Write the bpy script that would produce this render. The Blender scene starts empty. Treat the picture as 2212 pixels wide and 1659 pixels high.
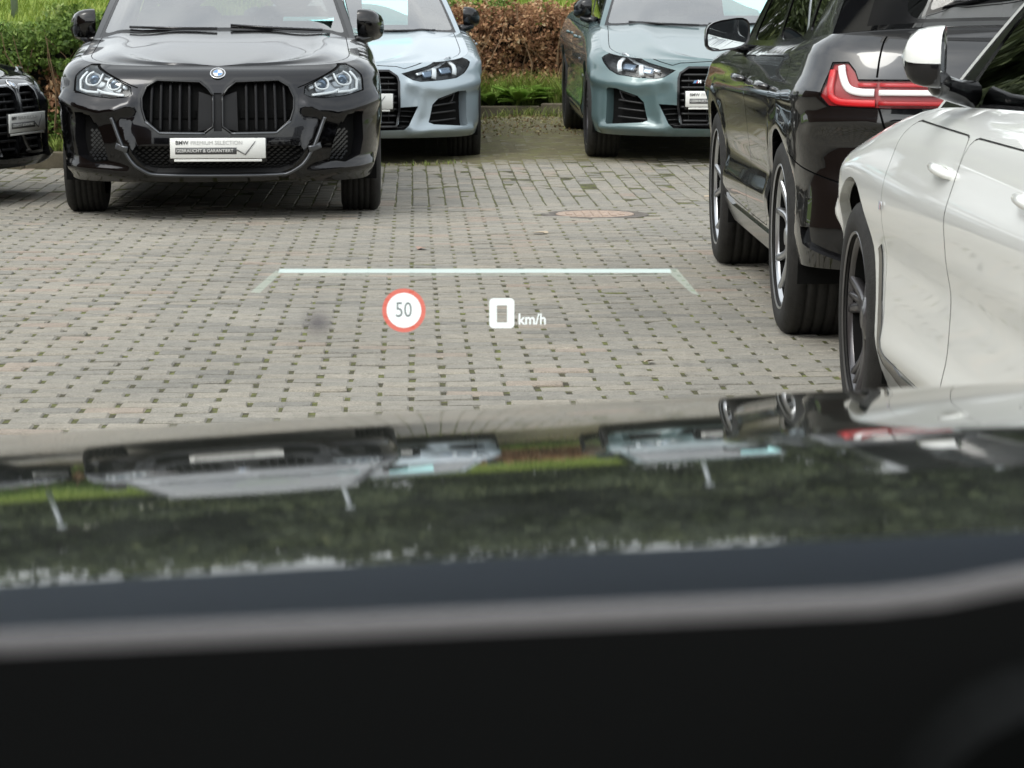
import bpy, math, random
import numpy as np
from mathutils import Vector, Matrix, noise as mnoise
from mathutils.geometry import delaunay_2d_cdt
rnd = random.Random(7)
rs = np.random.RandomState(11)
R = math.radians
SC = bpy.context.scene
COL = SC.collection
# ------------------------------------------------------------------ camera
CAM_YAW, CAM_PITCH, CAM_H = 2.13, 8.42, 1.25
cam = bpy.data.cameras.new('camera')
camo = bpy.data.objects.new('camera', cam); COL.objects.link(camo)
cam.sensor_width = 36; cam.lens = 36 * 5700 / 2212
cam.clip_start = 0.02; cam.clip_end = 600
camo.location = (0, 0, CAM_H)
camo.rotation_euler = (R(90 - CAM_PITCH), 0, R(-CAM_YAW))
cam.dof.use_dof = True; cam.dof.focus_distance = 10.5; cam.dof.aperture_fstop = 17
SC.camera = camo
# ------------------------------------------------------------------ world, sun, exposure
W = bpy.data.worlds.new('World'); SC.world = W; W.use_nodes = True
nt = W.node_tree; bg = nt.nodes['Background']
sky = nt.nodes.new('ShaderNodeTexSky'); sky.sky_type = 'NISHITA'; sky.sun_disc = False
SUN_EL, SUN_ROT = 50, 222
sky.sun_elevation = R(SUN_EL); sky.sun_rotation = R(SUN_ROT); sky.dust_density = 4; sky.air_density = 1.4
hs = nt.nodes.new('ShaderNodeHueSaturation'); hs.inputs['Saturation'].default_value = .3
tc = nt.nodes.new('ShaderNodeTexCoord'); cn = nt.nodes.new('ShaderNodeTexNoise')
cn.inputs['Scale'].default_value = 2.2; cn.inputs['Detail'].default_value = 5
mp = nt.nodes.new('ShaderNodeMapping'); mp.inputs['Scale'].default_value = (1, 1, 2.6)
cr = nt.nodes.new('ShaderNodeValToRGB')
cr.color_ramp.elements[0].position = .35; cr.color_ramp.elements[0].color = (2.1, 2.18, 2.3, 1)
cr.color_ramp.elements[1].position = .7; cr.color_ramp.elements[1].color = (3.3, 3.27, 3.2, 1)
mu = nt.nodes.new('ShaderNodeMixRGB'); mu.blend_type = 'MULTIPLY'; mu.inputs[0].default_value = 1
nt.links.new(tc.outputs['Generated'], mp.inputs[0]); nt.links.new(mp.outputs[0], cn.inputs['Vector'])
nt.links.new(cn.outputs[0], cr.inputs[0])
nt.links.new(sky.outputs[0], hs.inputs['Color']); nt.links.new(hs.outputs[0], mu.inputs[1]); nt.links.new(cr.outputs[0], mu.inputs[2])
ck = nt.nodes.new('ShaderNodeValToRGB'); ck.color_ramp.elements[0].position = .3; ck.color_ramp.elements[0].color = (5.6, 5.85, 6.2, 1)
ck.color_ramp.elements[1].position = .72; ck.color_ramp.elements[1].color = (8.6, 8.6, 8.5, 1); nt.links.new(cn.outputs[0], ck.inputs[0])
cm = nt.nodes.new('ShaderNodeMixRGB'); cm.inputs[0].default_value = .72; nt.links.new(mu.outputs[0], cm.inputs[1]); nt.links.new(ck.outputs[0], cm.inputs[2])
nt.links.new(cm.outputs[0], bg.inputs[0]); bg.inputs[1].default_value = .15
sl = bpy.data.lights.new('sun', 'SUN'); so = bpy.data.objects.new('sun', sl); COL.objects.link(so)
sl.energy = .7; sl.angle = R(22); sl.color = (1, .96, .9)
_a, _e = R(SUN_ROT), R(SUN_EL)
sd = Vector((math.sin(_a) * math.cos(_e), math.cos(_a) * math.cos(_e), math.sin(_e)))
so.rotation_euler = sd.to_track_quat('Z', 'Y').to_euler()
vs = SC.view_settings; vs.view_transform = 'Standard'; vs.look = 'None'; vs.gamma = 1; vs.use_curve_mapping = False
vs.exposure = 0.27
SC.cycles.use_denoising = True
SC.cycles.max_bounces = 8; SC.cycles.transparent_max_bounces = 12; SC.cycles.glossy_bounces = 5
SC.cycles.caustics_reflective = False; SC.cycles.caustics_refractive = False

# ------------------------------------------------------------------ helpers
def tag(o, label=None, cat=None, group=None, kind=None):
    if label: o['label'] = label
    if cat: o['category'] = cat
    if group: o['group'] = group
    if kind: o['kind'] = kind
    return o
def empty(name, loc=(0, 0, 0), rot=(0, 0, 0), parent=None):
    o = bpy.data.objects.new(name, None); COL.objects.link(o); o.location = loc; o.rotation_euler = rot
    o.empty_display_size = .1
    if parent: o.parent = parent
    return o
def meshdata(name, V, F, mats, mi=None, N=None, smooth=True):
    m = bpy.data.meshes.new(name)
    m.from_pydata([tuple(v) for v in V], [], [tuple(f) for f in F])
    for mm in (mats if isinstance(mats, (list, tuple)) else [mats]): m.materials.append(mm)
    if mi is not None: m.polygons.foreach_set('material_index', mi)
    m.polygons.foreach_set('use_smooth', [smooth] * len(m.polygons))
    m.update()
    if N is not None:
        try: m.normals_split_custom_set_from_vertices([tuple(n) for n in N])
        except Exception as ex: print('normals', ex)
    return m
def mobj(name, V, F, mats, parent=None, mi=None, N=None, smooth=True, loc=None, rot=None):
    o = bpy.data.objects.new(name, meshdata(name, V, F, mats, mi, N, smooth)); COL.objects.link(o)
    if parent: o.parent = parent
    if loc is not None: o.location = loc
    if rot is not None: o.rotation_euler = rot
    return o
def fastmesh(name, V, Q, mat, attr=None, smooth=False):
    """V (n,3), Q (m,k) arrays of equal polygons; attr: per face scalar 'tone'"""
    m = bpy.data.meshes.new(name); k = Q.shape[1]
    m.vertices.add(len(V)); m.vertices.foreach_set('co', np.asarray(V, np.float32).ravel())
    m.loops.add(Q.size); m.loops.foreach_set('vertex_index', Q.astype(np.int32).ravel())
    m.polygons.add(len(Q)); m.polygons.foreach_set('loop_start', np.arange(0, Q.size, k, dtype=np.int32))
    m.polygons.foreach_set('loop_total', np.full(len(Q), k, np.int32))
    m.polygons.foreach_set('use_smooth', np.full(len(Q), smooth))
    m.materials.append(mat)
    if attr is not None:
        a = m.attributes.new('tone', 'FLOAT', 'FACE'); a.data.foreach_set('value', attr.astype(np.float32))
    m.update(calc_edges=True); m.validate()
    return m
def link(name, m, parent=None, loc=(0, 0, 0), rot=(0, 0, 0)):
    o = bpy.data.objects.new(name, m); COL.objects.link(o); o.location = loc; o.rotation_euler = rot
    if parent: o.parent = parent
    return o
class MB:
    def __init__(s): s.V = []; s.F = []; s.M = []
    def add(s, V, F, mi=0):
        b = len(s.V); s.V += [tuple(v) for v in V]; s.F += [tuple(i + b for i in f) for f in F]; s.M += [mi] * len(F)
    def box(s, c, d, rot=None, mi=0, bev=0):
        hx, hy, hz = d[0] / 2, d[1] / 2, d[2] / 2
        if bev:
            b = bev; P = []
            for sx in (-1, 1):
                for sy in (-1, 1):
                    for sz in (-1, 1):
                        P += [(sx * hx, sy * (hy - b), sz * (hz - b)), (sx * (hx - b), sy * hy, sz * (hz - b)), (sx * (hx - b), sy * (hy - b), sz * hz)]
            import bmesh
            bm = bmesh.new(); [bm.verts.new(p) for p in P]; bmesh.ops.convex_hull(bm, input=bm.verts)
            bm.verts.index_update(); V = [v.co.copy() for v in bm.verts]; F = [[v.index for v in f.verts] for f in bm.faces]; bm.free()
        else:
            V = [Vector((sx * hx, sy * hy, sz * hz)) for sx in (-1, 1) for sy in (-1, 1) for sz in (-1, 1)]
            F = [(0, 1, 3, 2), (4, 6, 7, 5), (0, 4, 5, 1), (2, 3, 7, 6), (0, 2, 6, 4), (1, 5, 7, 3)]
        M = rot if rot is not None else Matrix.Identity(3)
        s.add([M @ v + Vector(c) for v in V], F, mi); return s
    def tube(s, pts, r, n=8, mi=0, cap=True):
        pts = [Vector(p) for p in pts]; rr = r if isinstance(r, (list, tuple)) else [r] * len(pts)
        V = []; up = None
        for i, p in enumerate(pts):
            d = (pts[min(i + 1, len(pts) - 1)] - pts[max(i - 1, 0)]).normalized()
            if up is None: up = Vector((0, 0, 1)) if abs(d.z) < .9 else Vector((1, 0, 0))
            x = d.cross(up).normalized(); up = x.cross(d).normalized()
            V += [p + (x * math.cos(t) + up * math.sin(t)) * rr[i] for t in [2 * math.pi * k / n for k in range(n)]]
        F = [(i * n + k, i * n + (k + 1) % n, (i + 1) * n + (k + 1) % n, (i + 1) * n + k) for i in range(len(pts) - 1) for k in range(n)]
        if cap: F += [tuple(range(n))[::-1], tuple((len(pts) - 1) * n + k for k in range(n))]
        s.add(V, F, mi); return s
    def lathe(s, prof, n=40, axis='x', mi=0, c=(0, 0, 0), mis=None):
        V = []
        for (a, r) in prof:
            for k in range(n):
                t = 2 * math.pi * k / n; p = (a, r * math.cos(t), r * math.sin(t))
                if axis == 'z': p = (p[1], p[2], p[0])
                if axis == 'y': p = (p[1], p[0], p[2])
                V.append((p[0] + c[0], p[1] + c[1], p[2] + c[2]))
        b = len(s.V)
        for i in range(len(prof) - 1):
            F = [(i * n + k, i * n + (k + 1) % n, (i + 1) * n + (k + 1) % n, (i + 1) * n + k) for k in range(n)]
            s.F += [tuple(q + b for q in f) for f in F]; s.M += [mis[i] if mis else mi] * n
        s.V += V; return s
    def build(s, name, mats, parent=None, smooth=True, **k):
        return mobj(name, s.V, s.F, mats, parent, s.M, smooth=smooth, **k)

# ------------------------------------------------------------------ materials
def mat(name, col=(.5, .5, .5), rough=.5, metal=0, coat=0, spec=.5, emit=None, es=1, noise=0, nscale=8, bump=0, bscale=60, coat_r=.02, alpha=1):
    m = bpy.data.materials.new(name); m.use_nodes = True; n = m.node_tree.nodes; l = m.node_tree.links
    b = n['Principled BSDF']; b.inputs['Base Color'].default_value = (*col, 1); b.inputs['Roughness'].default_value = rough
    b.inputs['Metallic'].default_value = metal; b.inputs['Coat Weight'].default_value = coat; b.inputs['Coat Roughness'].default_value = coat_r
    b.inputs['Specular IOR Level'].default_value = spec; b.inputs['Alpha'].default_value = alpha
    if emit: b.inputs['Emission Color'].default_value = (*emit, 1); b.inputs['Emission Strength'].default_value = es
    if noise or bump:
        t = n.new('ShaderNodeTexCoord')
    if noise:
        x = n.new('ShaderNodeTexNoise'); x.inputs['Scale'].default_value = nscale; x.inputs['Detail'].default_value = 8; x.inputs['Roughness'].default_value = .65
        l.new(t.outputs['Object'], x.inputs['Vector'])
        mr = n.new('ShaderNodeMapRange'); mr.inputs['To Min'].default_value = 1 - noise; mr.inputs['To Max'].default_value = 1 + noise
        mr.inputs['From Min'].default_value = .3; mr.inputs['From Max'].default_value = .7
        l.new(x.outputs[0], mr.inputs[0])
        mm = n.new('ShaderNodeVectorMath'); mm.operation = 'SCALE'; mm.inputs[0].default_value = col; l.new(mr.outputs[0], mm.inputs['Scale'])
        l.new(mm.outputs[0], b.inputs['Base Color'])
    if bump:
        x = n.new('ShaderNodeTexNoise'); x.inputs['Scale'].default_value = bscale; x.inputs['Detail'].default_value = 5
        l.new(t.outputs['Object'], x.inputs['Vector'])
        bp = n.new('ShaderNodeBump'); bp.inputs['Strength'].default_value = bump; bp.inputs['Distance'].default_value = .01
        l.new(x.outputs[0], bp.inputs['Height']); l.new(bp.outputs[0], b.inputs['Normal'])
    return m
def paint(name, col, metal=.0, rough=.35, cior=1.5):
    """car paint: flake base, clear coat with faint water marks and road film low down"""
    m = mat(name, col, rough, metal, 1, .5 if max(col) > .05 else .0, coat_r=.012); n = m.node_tree.nodes; l = m.node_tree.links; b = n['Principled BSDF']
    b.inputs['Coat IOR'].default_value = cior
    t = n.new('ShaderNodeTexCoord'); x = n.new('ShaderNodeTexNoise'); x.inputs['Scale'].default_value = 3.5; x.inputs['Detail'].default_value = 9
    x.inputs['Roughness'].default_value = .7; l.new(t.outputs['Object'], x.inputs['Vector'])
    mr = n.new('ShaderNodeMapRange'); mr.inputs['From Min'].default_value = .4; mr.inputs['From Max'].default_value = .75
    mr.inputs['To Min'].default_value = .01; mr.inputs['To Max'].default_value = .07; l.new(x.outputs[0], mr.inputs[0]); l.new(mr.outputs[0], b.inputs['Coat Roughness'])
    s = n.new('ShaderNodeSeparateXYZ'); l.new(t.outputs['Object'], s.inputs[0])
    z = n.new('ShaderNodeMapRange'); z.inputs['From Min'].default_value = .15; z.inputs['From Max'].default_value = .55
    z.inputs['To Min'].default_value = .16; z.inputs['To Max'].default_value = 0; l.new(s.outputs[2], z.inputs[0])
    q = n.new('ShaderNodeMath'); q.operation = 'MULTIPLY'; l.new(z.outputs[0], q.inputs[0]); l.new(x.outputs[0], q.inputs[1])
    mx = n.new('ShaderNodeMixRGB'); mx.inputs[1].default_value = (*col, 1); mx.inputs[2].default_value = (.13, .115, .095, 1)
    l.new(q.outputs[0], mx.inputs[0]); l.new(mx.outputs[0], b.inputs['Base Color'])
    return m
def glassmat(name, tint, base=.06, gain=1.0, rough=.01):
    m = bpy.data.materials.new(name); m.use_nodes = True; n = m.node_tree.nodes; l = m.node_tree.links
    n.remove(n['Principled BSDF']); out = n['Material Output']
    tr = n.new('ShaderNodeBsdfTransparent'); tr.inputs[0].default_value = (*tint, 1)
    gl = n.new('ShaderNodeBsdfGlossy'); gl.inputs['Roughness'].default_value = rough; gl.inputs[0].default_value = (1, 1, 1, 1)
    fr = n.new('ShaderNodeLayerWeight'); fr.inputs[0].default_value = .32
    a = n.new('ShaderNodeMath'); a.operation = 'MULTIPLY_ADD'; a.inputs[1].default_value = gain; a.inputs[2].default_value = base; a.use_clamp = True
    mx = n.new('ShaderNodeMixShader'); l.new(fr.outputs['Fresnel'], a.inputs[0]); l.new(a.outputs[0], mx.inputs[0])
    l.new(tr.outputs[0], mx.inputs[1]); l.new(gl.outputs[0], mx.inputs[2]); l.new(mx.outputs[0], out.inputs[0])
    return m
M = {}
M['black'] = paint('black_paint', (.006, .006, .007), 1, .35, 1.8)
M['black_met'] = paint('black_metallic_paint', (.0055, .0055, .0075), 1, .20, 1.5)
M['grey'] = paint('dark_paint', (.010, .011, .014), 0)
M['blue'] = paint('light_blue_paint', (.35, .415, .46), .3, .38)
M['green'] = paint('grey_green_paint', (.105, .165, .172), .3, .38)
M['white'] = paint('white_paint', (.88, .89, .86), 0, .4)
M['own'] = mat('bonnet_paint', (.030, .033, .029), .4, 0, 1, .0, coat_r=.03, noise=.5, nscale=30); M['own'].node_tree.nodes['Principled BSDF'].inputs['Coat IOR'].default_value = 1.6
M['plastic'] = mat('black_plastic', (.018, .018, .019), .45)
M['slat'] = mat('black_slat', (.007, .007, .008), .5, spec=.25)
M['gloss'] = mat('gloss_black', (.008, .008, .009), .12, spec=.6)
M['gap'] = mat('shut_line', (.004, .004, .004), .9, spec=.1)
M['under'] = mat('underbody', (.008, .008, .008), .95, spec=.1)
M['tyre'] = mat('tyre_rubber', (.022, .021, .020), .7, noise=.35, nscale=30, bump=.3, bscale=200, spec=.3)
M['alloy'] = mat('alloy', (.55, .56, .58), .28, .9, .3)
M['alloy_dark'] = mat('dark_alloy', (.10, .095, .10), .3, .7, .4)
M['disc'] = mat('brake_disc', (.22, .21, .2), .4, .9)
M['chrome'] = mat('chrome', (.75, .76, .78), .12, 1)
M['satin'] = mat('satin_trim', (.12, .125, .135), .35, .8)
M['glass'] = glassmat('car_glass', (.42, .47, .45), .05, 1.25)
M['wind'] = glassmat('windscreen_glass', (.62, .68, .66), .27, 1.4)
M['tint'] = glassmat('tinted_glass', (.10, .11, .11), .09, 1.4)
M['lens'] = glassmat('lamp_glass', (.93, .95, .96), .0, .38)
M['mirror'] = mat('mirror_glass', (.85, .9, .9), .01, 1)
M['lamp_house'] = mat('lamp_housing', (.42, .44, .46), .22, .7)
M['lamp_dark'] = mat('lamp_dark', (.015, .017, .02), .2)
M['lamp_tube'] = mat('light_tube', (.85, .88, .9), .25, 0, .5)
M['lamp_blue'] = mat('lamp_blue', (.12, .17, .24), .12, .6, 1)
M['red'] = mat('tail_red', (.58, .005, .010), .35, 0, .2)
M['red_dark'] = mat('tail_dark_red', (.36, .004, .007), .4, 0, .2)
M['tail_white'] = mat('tail_white', (.85, .82, .82), .15, 0, 1)
M['int'] = mat('interior', (.03, .03, .032), .8)
M['seat'] = mat('seat_leather', (.10, .10, .10), .6)
M['plate'] = mat('plate_white', (.80, .80, .77), .35)
M['ink'] = mat('plate_ink', (.10, .10, .10), .5)
M['ink_l'] = mat('plate_ink_light', (.50, .50, .49), .5)
M['paper'] = mat('price_paper', (.50, .90, .89), .4)
M['cyan'] = mat('cyan_print', (.42, .85, .86), .4)
M['logo_b'] = mat('badge_blue', (.10, .25, .5), .2, 0, 1)
M['logo_w'] = mat('badge_white', (.8, .82, .84), .2, 0, 1)
M['m_blue'] = mat('stripe_blue', (.1, .3, .6), .3)

# ------------------------------------------------------------------ panel engine
def inpoly(P, poly):
    x, y = P[:, 0], P[:, 1]; c = np.zeros(len(P), bool); n = len(poly); j = n - 1
    for i in range(n):
        xi, yi = poly[i]; xj, yj = poly[j]
        t = ((yi > y) != (yj > y)) & (x < (xj - xi) * (y - yi) / ((yj - yi) if yj != yi else 1e-12) + xi); c ^= t; j = i
    return c
def dens(poly, h, closed=True):
    out = []; n = len(poly)
    for i in range(n if closed else n - 1):
        a = poly[i]; b = poly[(i + 1) % n]; L = math.hypot(b[0] - a[0], b[1] - a[1]); k = max(1, int(math.ceil(L / h)))
        for q in range(k): out.append((a[0] + (b[0] - a[0]) * q / k, a[1] + (b[1] - a[1]) * q / k))
    if not closed: out.append(poly[-1])
    return out
def smooth_poly(p, it=2, closed=True):
    """Chaikin corner rounding"""
    for _ in range(it):
        q = []; n = len(p)
        rng = range(n) if closed else range(n - 1)
        if not closed: q.append(p[0])
        for i in rng:
            a, b = p[i], p[(i + 1) % n]
            q.append((a[0] * .75 + b[0] * .25, a[1] * .75 + b[1] * .25)); q.append((a[0] * .25 + b[0] * .75, a[1] * .25 + b[1] * .75))
        if not closed: q.append(p[-1])
        p = q
    return p
def rc(p, r):
    out = []; n = len(p)
    for i in range(n):
        a, b, c = p[i - 1], p[i], p[(i + 1) % n]; la = math.dist(a, b) or 1; lc = math.dist(c, b) or 1; ra, rc_ = min(r, .45 * la) / la, min(r, .45 * lc) / lc
        s_ = (b[0] + (a[0] - b[0]) * ra, b[1] + (a[1] - b[1]) * ra); e_ = (b[0] + (c[0] - b[0]) * rc_, b[1] + (c[1] - b[1]) * rc_)
        for k in range(5): t = k / 4; out.append(((1 - t) ** 2 * s_[0] + 2 * t * (1 - t) * b[0] + t * t * e_[0], (1 - t) ** 2 * s_[1] + 2 * t * (1 - t) * b[1] + t * t * e_[1]))
    return out
def stroke(pts, w, h=.04):
    """polygon of width w along an open polyline"""
    p = dens(pts, h, False); L = []; Rr = []
    for i in range(len(p)):
        a = p[max(0, i - 1)]; b = p[min(len(p) - 1, i + 1)]; dx, dy = b[0] - a[0], b[1] - a[1]; l = math.hypot(dx, dy) or 1
        nx, ny = -dy / l * w / 2, dx / l * w / 2; L.append((p[i][0] + nx, p[i][1] + ny)); Rr.append((p[i][0] - nx, p[i][1] - ny))
    return L + Rr[::-1]
def pnormal(P, u, v, e=.011):
    du = P(u + e, v) - P(u - e, v); dv = P(u, v + e) - P(u, v - e)
    n = np.cross(du, dv); l = np.linalg.norm(n, axis=1, keepdims=True); l[l < 1e-12] = 1
    return n / l
class Car:
    def __init__(s, name): s.B = {}; s.name = name
    def put(s, path, V, F, mat_, N=None):
        s.B.setdefault(path, []).append((np.asarray(V, float), F, mat_, N))
    def panel(s, P, dom, regs, h, base, flip=False, hv=None):
        """P(u,v)->(n,3).  dom polygon; regs list of dict(poly,path,mat,depth,void,wall) ; base dict(path,mat)"""
        hv = hv or h
        pts = []; edges = []
        def addpoly(p):
            b = len(pts); pts.extend(p); n = len(p); edges.extend([(b + i, b + (i + 1) % n) for i in range(n)])
        addpoly(dens(dom, h))
        for r in regs: addpoly(dens(r['poly'], r.get('h', h)))
        D = np.array(dom); u0, v0 = D.min(0); u1, v1 = D.max(0)
        gu = np.arange(u0 + h / 2, u1, h); gv = np.arange(v0 + hv / 2, v1, hv)
        G = np.stack(np.meshgrid(gu, gv), -1).reshape(-1, 2); G = G[inpoly(G, dom)]
        allp = [Vector((float(a), float(b))) for a, b in pts] + [Vector((float(a), float(b))) for a, b in G]
        vo, eo, fo, _, _, _ = delaunay_2d_cdt(allp, edges, [], 0, 1e-5)
        V2 = np.array([(v.x, v.y) for v in vo]); T = np.array([f for f in fo if len(f) == 3])
        cen = V2[T].mean(1); keep = inpoly(cen, dom); T = T[keep]; cen = cen[keep]
        ar = np.abs(np.cross(V2[T[:, 1]] - V2[T[:, 0]], V2[T[:, 2]] - V2[T[:, 0]])); ok = ar > 1e-9; T = T[ok]; cen = cen[ok]
        rid = np.zeros(len(T), int)
        for i, r in enumerate(regs): rid[inpoly(cen, r['poly'])] = i + 1
        u, v = V2[:, 0], V2[:, 1]; P0 = P(u, v); N0 = pnormal(P, u, v)
        if flip: N0 = -N0
        # orientation
        a, b, c = P0[T[:, 0]], P0[T[:, 1]], P0[T[:, 2]]; fn = np.cross(b - a, c - a)
        T = np.where((np.sum(fn * N0[T[:, 0]], 1) < 0)[:, None], T[:, ::-1], T)
        depth = [0] + [r.get('depth', 0) for r in regs]
        specs = [base] + regs
        for k in range(len(specs)):
            t = T[rid == k]
            if not len(t) or specs[k].get('void'): continue
            idx, inv = np.unique(t, return_inverse=True); inv = inv.reshape(t.shape)
            s.put(specs[k]['path'], P0[idx] - N0[idx] * depth[k], inv.tolist(), specs[k]['mat'], N0[idx])
        # walls between different depths
        em = {}
        for ti, t in enumerate(T):
            for q in range(3):
                i, j = int(t[q]), int(t[(q + 1) % 3]); em.setdefault((min(i, j), max(i, j)), []).append((ti, i, j))
        for key, l in em.items():
            if len(l) != 2: continue
            ra, rb = rid[l[0][0]], rid[l[1][0]]
            if ra == rb or abs(depth[ra] - depth[rb]) < 1e-6: continue
            hi = max(ra, rb); sp = specs[hi]
            if sp.get('nowall'): continue
            lo = l[0] if rid[l[0][0]] == hi else l[1]; i, j = lo[1], lo[2]
            da, db = depth[hi], depth[min(ra, rb)]
            if specs[min(ra, rb)].get('void'): db = 0
            q = [P0[i] - N0[i] * db, P0[j] - N0[j] * db, P0[j] - N0[j] * da, P0[i] - N0[i] * da]
            if np.linalg.norm(q[0] - q[1]) < 1e-6: continue
            nn = np.cross(q[1] - q[0], q[2] - q[1]); nn /= (np.linalg.norm(nn) or 1)
            s.put(sp.get('wpath', sp['path']), q, [(3, 2, 1, 0)], sp.get('wmat', sp.get('mat', M['gap'])), np.array([-nn] * 4))
    def build(s, root):
        objs = {}
        for path in sorted(s.B, key=lambda p: len(p)):
            Vs = []; Fs = []; Ms = []; Ns = []; mats = []; b = 0
            for V, F, m, N in s.B[path]:
                if m not in mats: mats.append(m)
                k = mats.index(m); Fs += [tuple(int(i) + b for i in f) for f in F]; Ms += [k] * len(F); Vs.append(V)
                if N is None:
                    me = np.zeros_like(V)
                    for f in F:
                        a, c, d = V[f[0]], V[f[1]], V[f[2]]; nn = np.cross(c - a, d - a)
                        for i in f: me[i] += nn
                    l = np.linalg.norm(me, axis=1, keepdims=True); l[l < 1e-12] = 1; N = me / l
                Ns.append(N); b += len(V)
            par = root
            if len(path) > 1:
                par = objs.get(path[:-1])
                if par is None:
                    par = empty(path[-2].split('#')[0], parent=root); objs[path[:-1]] = par
            objs[path] = mobj(path[-1].split('#')[0], np.concatenate(Vs), Fs, mats, par, Ms, np.concatenate(Ns))
        s.objs = objs
        return objs
def seg_bump(u, v, pts, amp, sig, one=0):
    d = np.full(u.shape, 1e9); sg = np.zeros(u.shape)
    for (a, b) in zip(pts[:-1], pts[1:]):
        dx, dy = b[0] - a[0], b[1] - a[1]; L = dx * dx + dy * dy
        t = np.clip(((u - a[0]) * dx + (v - a[1]) * dy) / L, 0, 1)
        ex, ey = u - a[0] - t * dx, v - a[1] - t * dy; dd = np.hypot(ex, ey)
        m = dd < d; d = np.where(m, dd, d); sg = np.where(m, dx * ey - dy * ex, sg)
    if one: return amp * np.exp(-(np.maximum(d, 0) / np.where(sg * one > 0, sig, sig * .25)) ** 2)
    return amp * np.exp(-(d / sig) ** 2)

def tab(*p):
    x = np.array([q[0] for q in p], float); y = np.array([q[1] for q in p], float); o = np.argsort(x); x = x[o]; y = y[o]
    # smooth (pchip-like) sampling
    xs = np.linspace(x[0], x[-1], 1500); d = np.zeros(len(x)); sl = np.diff(y) / np.diff(x)
    for i in range(1, len(x) - 1):
        if sl[i - 1] * sl[i] > 0: d[i] = 2 * sl[i - 1] * sl[i] / (sl[i - 1] + sl[i])
    d[0], d[-1] = sl[0], sl[-1]
    k = np.clip(np.searchsorted(x, xs, side='right') - 1, 0, len(x) - 2); hh = x[k + 1] - x[k]; t = (xs - x[k]) / hh
    ys = (2 * t ** 3 - 3 * t ** 2 + 1) * y[k] + (t ** 3 - 2 * t ** 2 + t) * hh * d[k] + (-2 * t ** 3 + 3 * t ** 2) * y[k + 1] + (t ** 3 - t ** 2) * hh * d[k + 1]
    return lambda q: np.interp(q, xs, ys)

def wheel_meshes(style, Rw, wid, rim_r, almat):
    """outer face at x=0, axle along x, body at +x.  returns (tyre, rim, disc) meshdata"""
    t = MB(); w = wid; c = Rw
    prof = [(.012, rim_r - .004), (.0, rim_r + .012), (-.004, rim_r + .35 * (c - rim_r)), (.0, rim_r + .7 * (c - rim_r)), (.012, c - .012), (.028, c - .002)]
    mid = []
    g = 5
    for k in range(g):
        x0 = .03 + (w - .06) * k / g; x1 = .03 + (w - .06) * (k + 1) / g
        mid += [(x0 + .004, c), (x1 - .008, c), (x1 - .006, c - .008), (x1 - .001, c - .008)]
    prof += mid + [(w - .028, c - .002), (w - .012, c - .012), (w, c - .05), (w - .01, rim_r)]
    t.lathe(prof, 56)
    tm = meshdata('tyre', t.V, t.F, [M['tyre']], t.M)
    r = MB()
    r.lathe([(.004, rim_r - .001), (.0, rim_r + .006), (.006, rim_r + .009), (.016, rim_r + .002), (.016, rim_r - .008), (.03, rim_r - .016), (.10, rim_r - .03), (w - .02, rim_r - .02), (w, rim_r)], 56, mis=[0, 0, 0, 0, 0, 1, 1, 1])
    def spoke(a0, a1, hub_r=.055, w0=.034, w1=.024, x0=.03, x1=.016, th=.03):
        n = 6; V = []; F = []
        for i in range(n + 1):
            f = i / n; rr = hub_r + (rim_r - .006 - hub_r) * f; a = a0 + (a1 - a0) * f; hw = (w0 + (w1 - w0) * f) / 2; x = x0 + (x1 - x0) * f + .014 * math.sin(math.pi * f)
            cx_, cz_ = math.cos(a) * rr, math.sin(a) * rr; tx, tz = -math.sin(a), math.cos(a)
            for (o, xx) in ((-hw, x + .006), (-hw * .55, x), (hw * .55, x), (hw, x + .006), (hw * .8, x + th), (-hw * .8, x + th)):
                V.append((xx, cx_ + tx * o, cz_ + tz * o))
        for i in range(n):
            for k in range(6): F.append((i * 6 + k, i * 6 + (k + 1) % 6, (i + 1) * 6 + (k + 1) % 6, (i + 1) * 6 + k))
        r.add(V, F, 0)
    ns = 5
    for k in range(ns):
        a = 2 * math.pi * k / ns + .31
        if style == 'v':
            spoke(a - .09, a - .27, w0=.036, w1=.030); spoke(a + .09, a + .27, w0=.036, w1=.030)
        elif style == 'y':
            spoke(a, a - .20, w0=.05, w1=.028); spoke(a, a + .20, w0=.05, w1=.028); spoke(a, a, w0=.06, w1=.018)
        else:
            spoke(a - .12, a - .12); spoke(a + .12, a + .12)
    r.lathe([(.024, 0), (.022, .03), (.026, .034), (.03, .06), (.05, .075), (.09, .075)], 24)
    for k in range(5):
        a = 2 * math.pi * k / 5; r.lathe([(.03, .0), (.03, .008), (.05, .008)], 8, c=(0, .048 * math.cos(a), .048 * math.sin(a)), mi=1)
    rm = meshdata('rim', r.V, r.F, [almat, M['under']], r.M)
    d = MB(); d.lathe([(.085, .07), (.085, rim_r - .06), (.105, rim_r - .06), (.105, .07)], 40)
    d.box((.09, -.8 * rim_r + .03, .06), (.07, .07, .17), mi=1, bev=.012)
    d.lathe([(w * .8, 0), (w * .8, rim_r)], 32, mi=2)
    dm = meshdata('brake_disc', d.V, d.F, [M['disc'], M['alloy_dark'], M['under']], d.M)
    return tm, rm, dm

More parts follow.
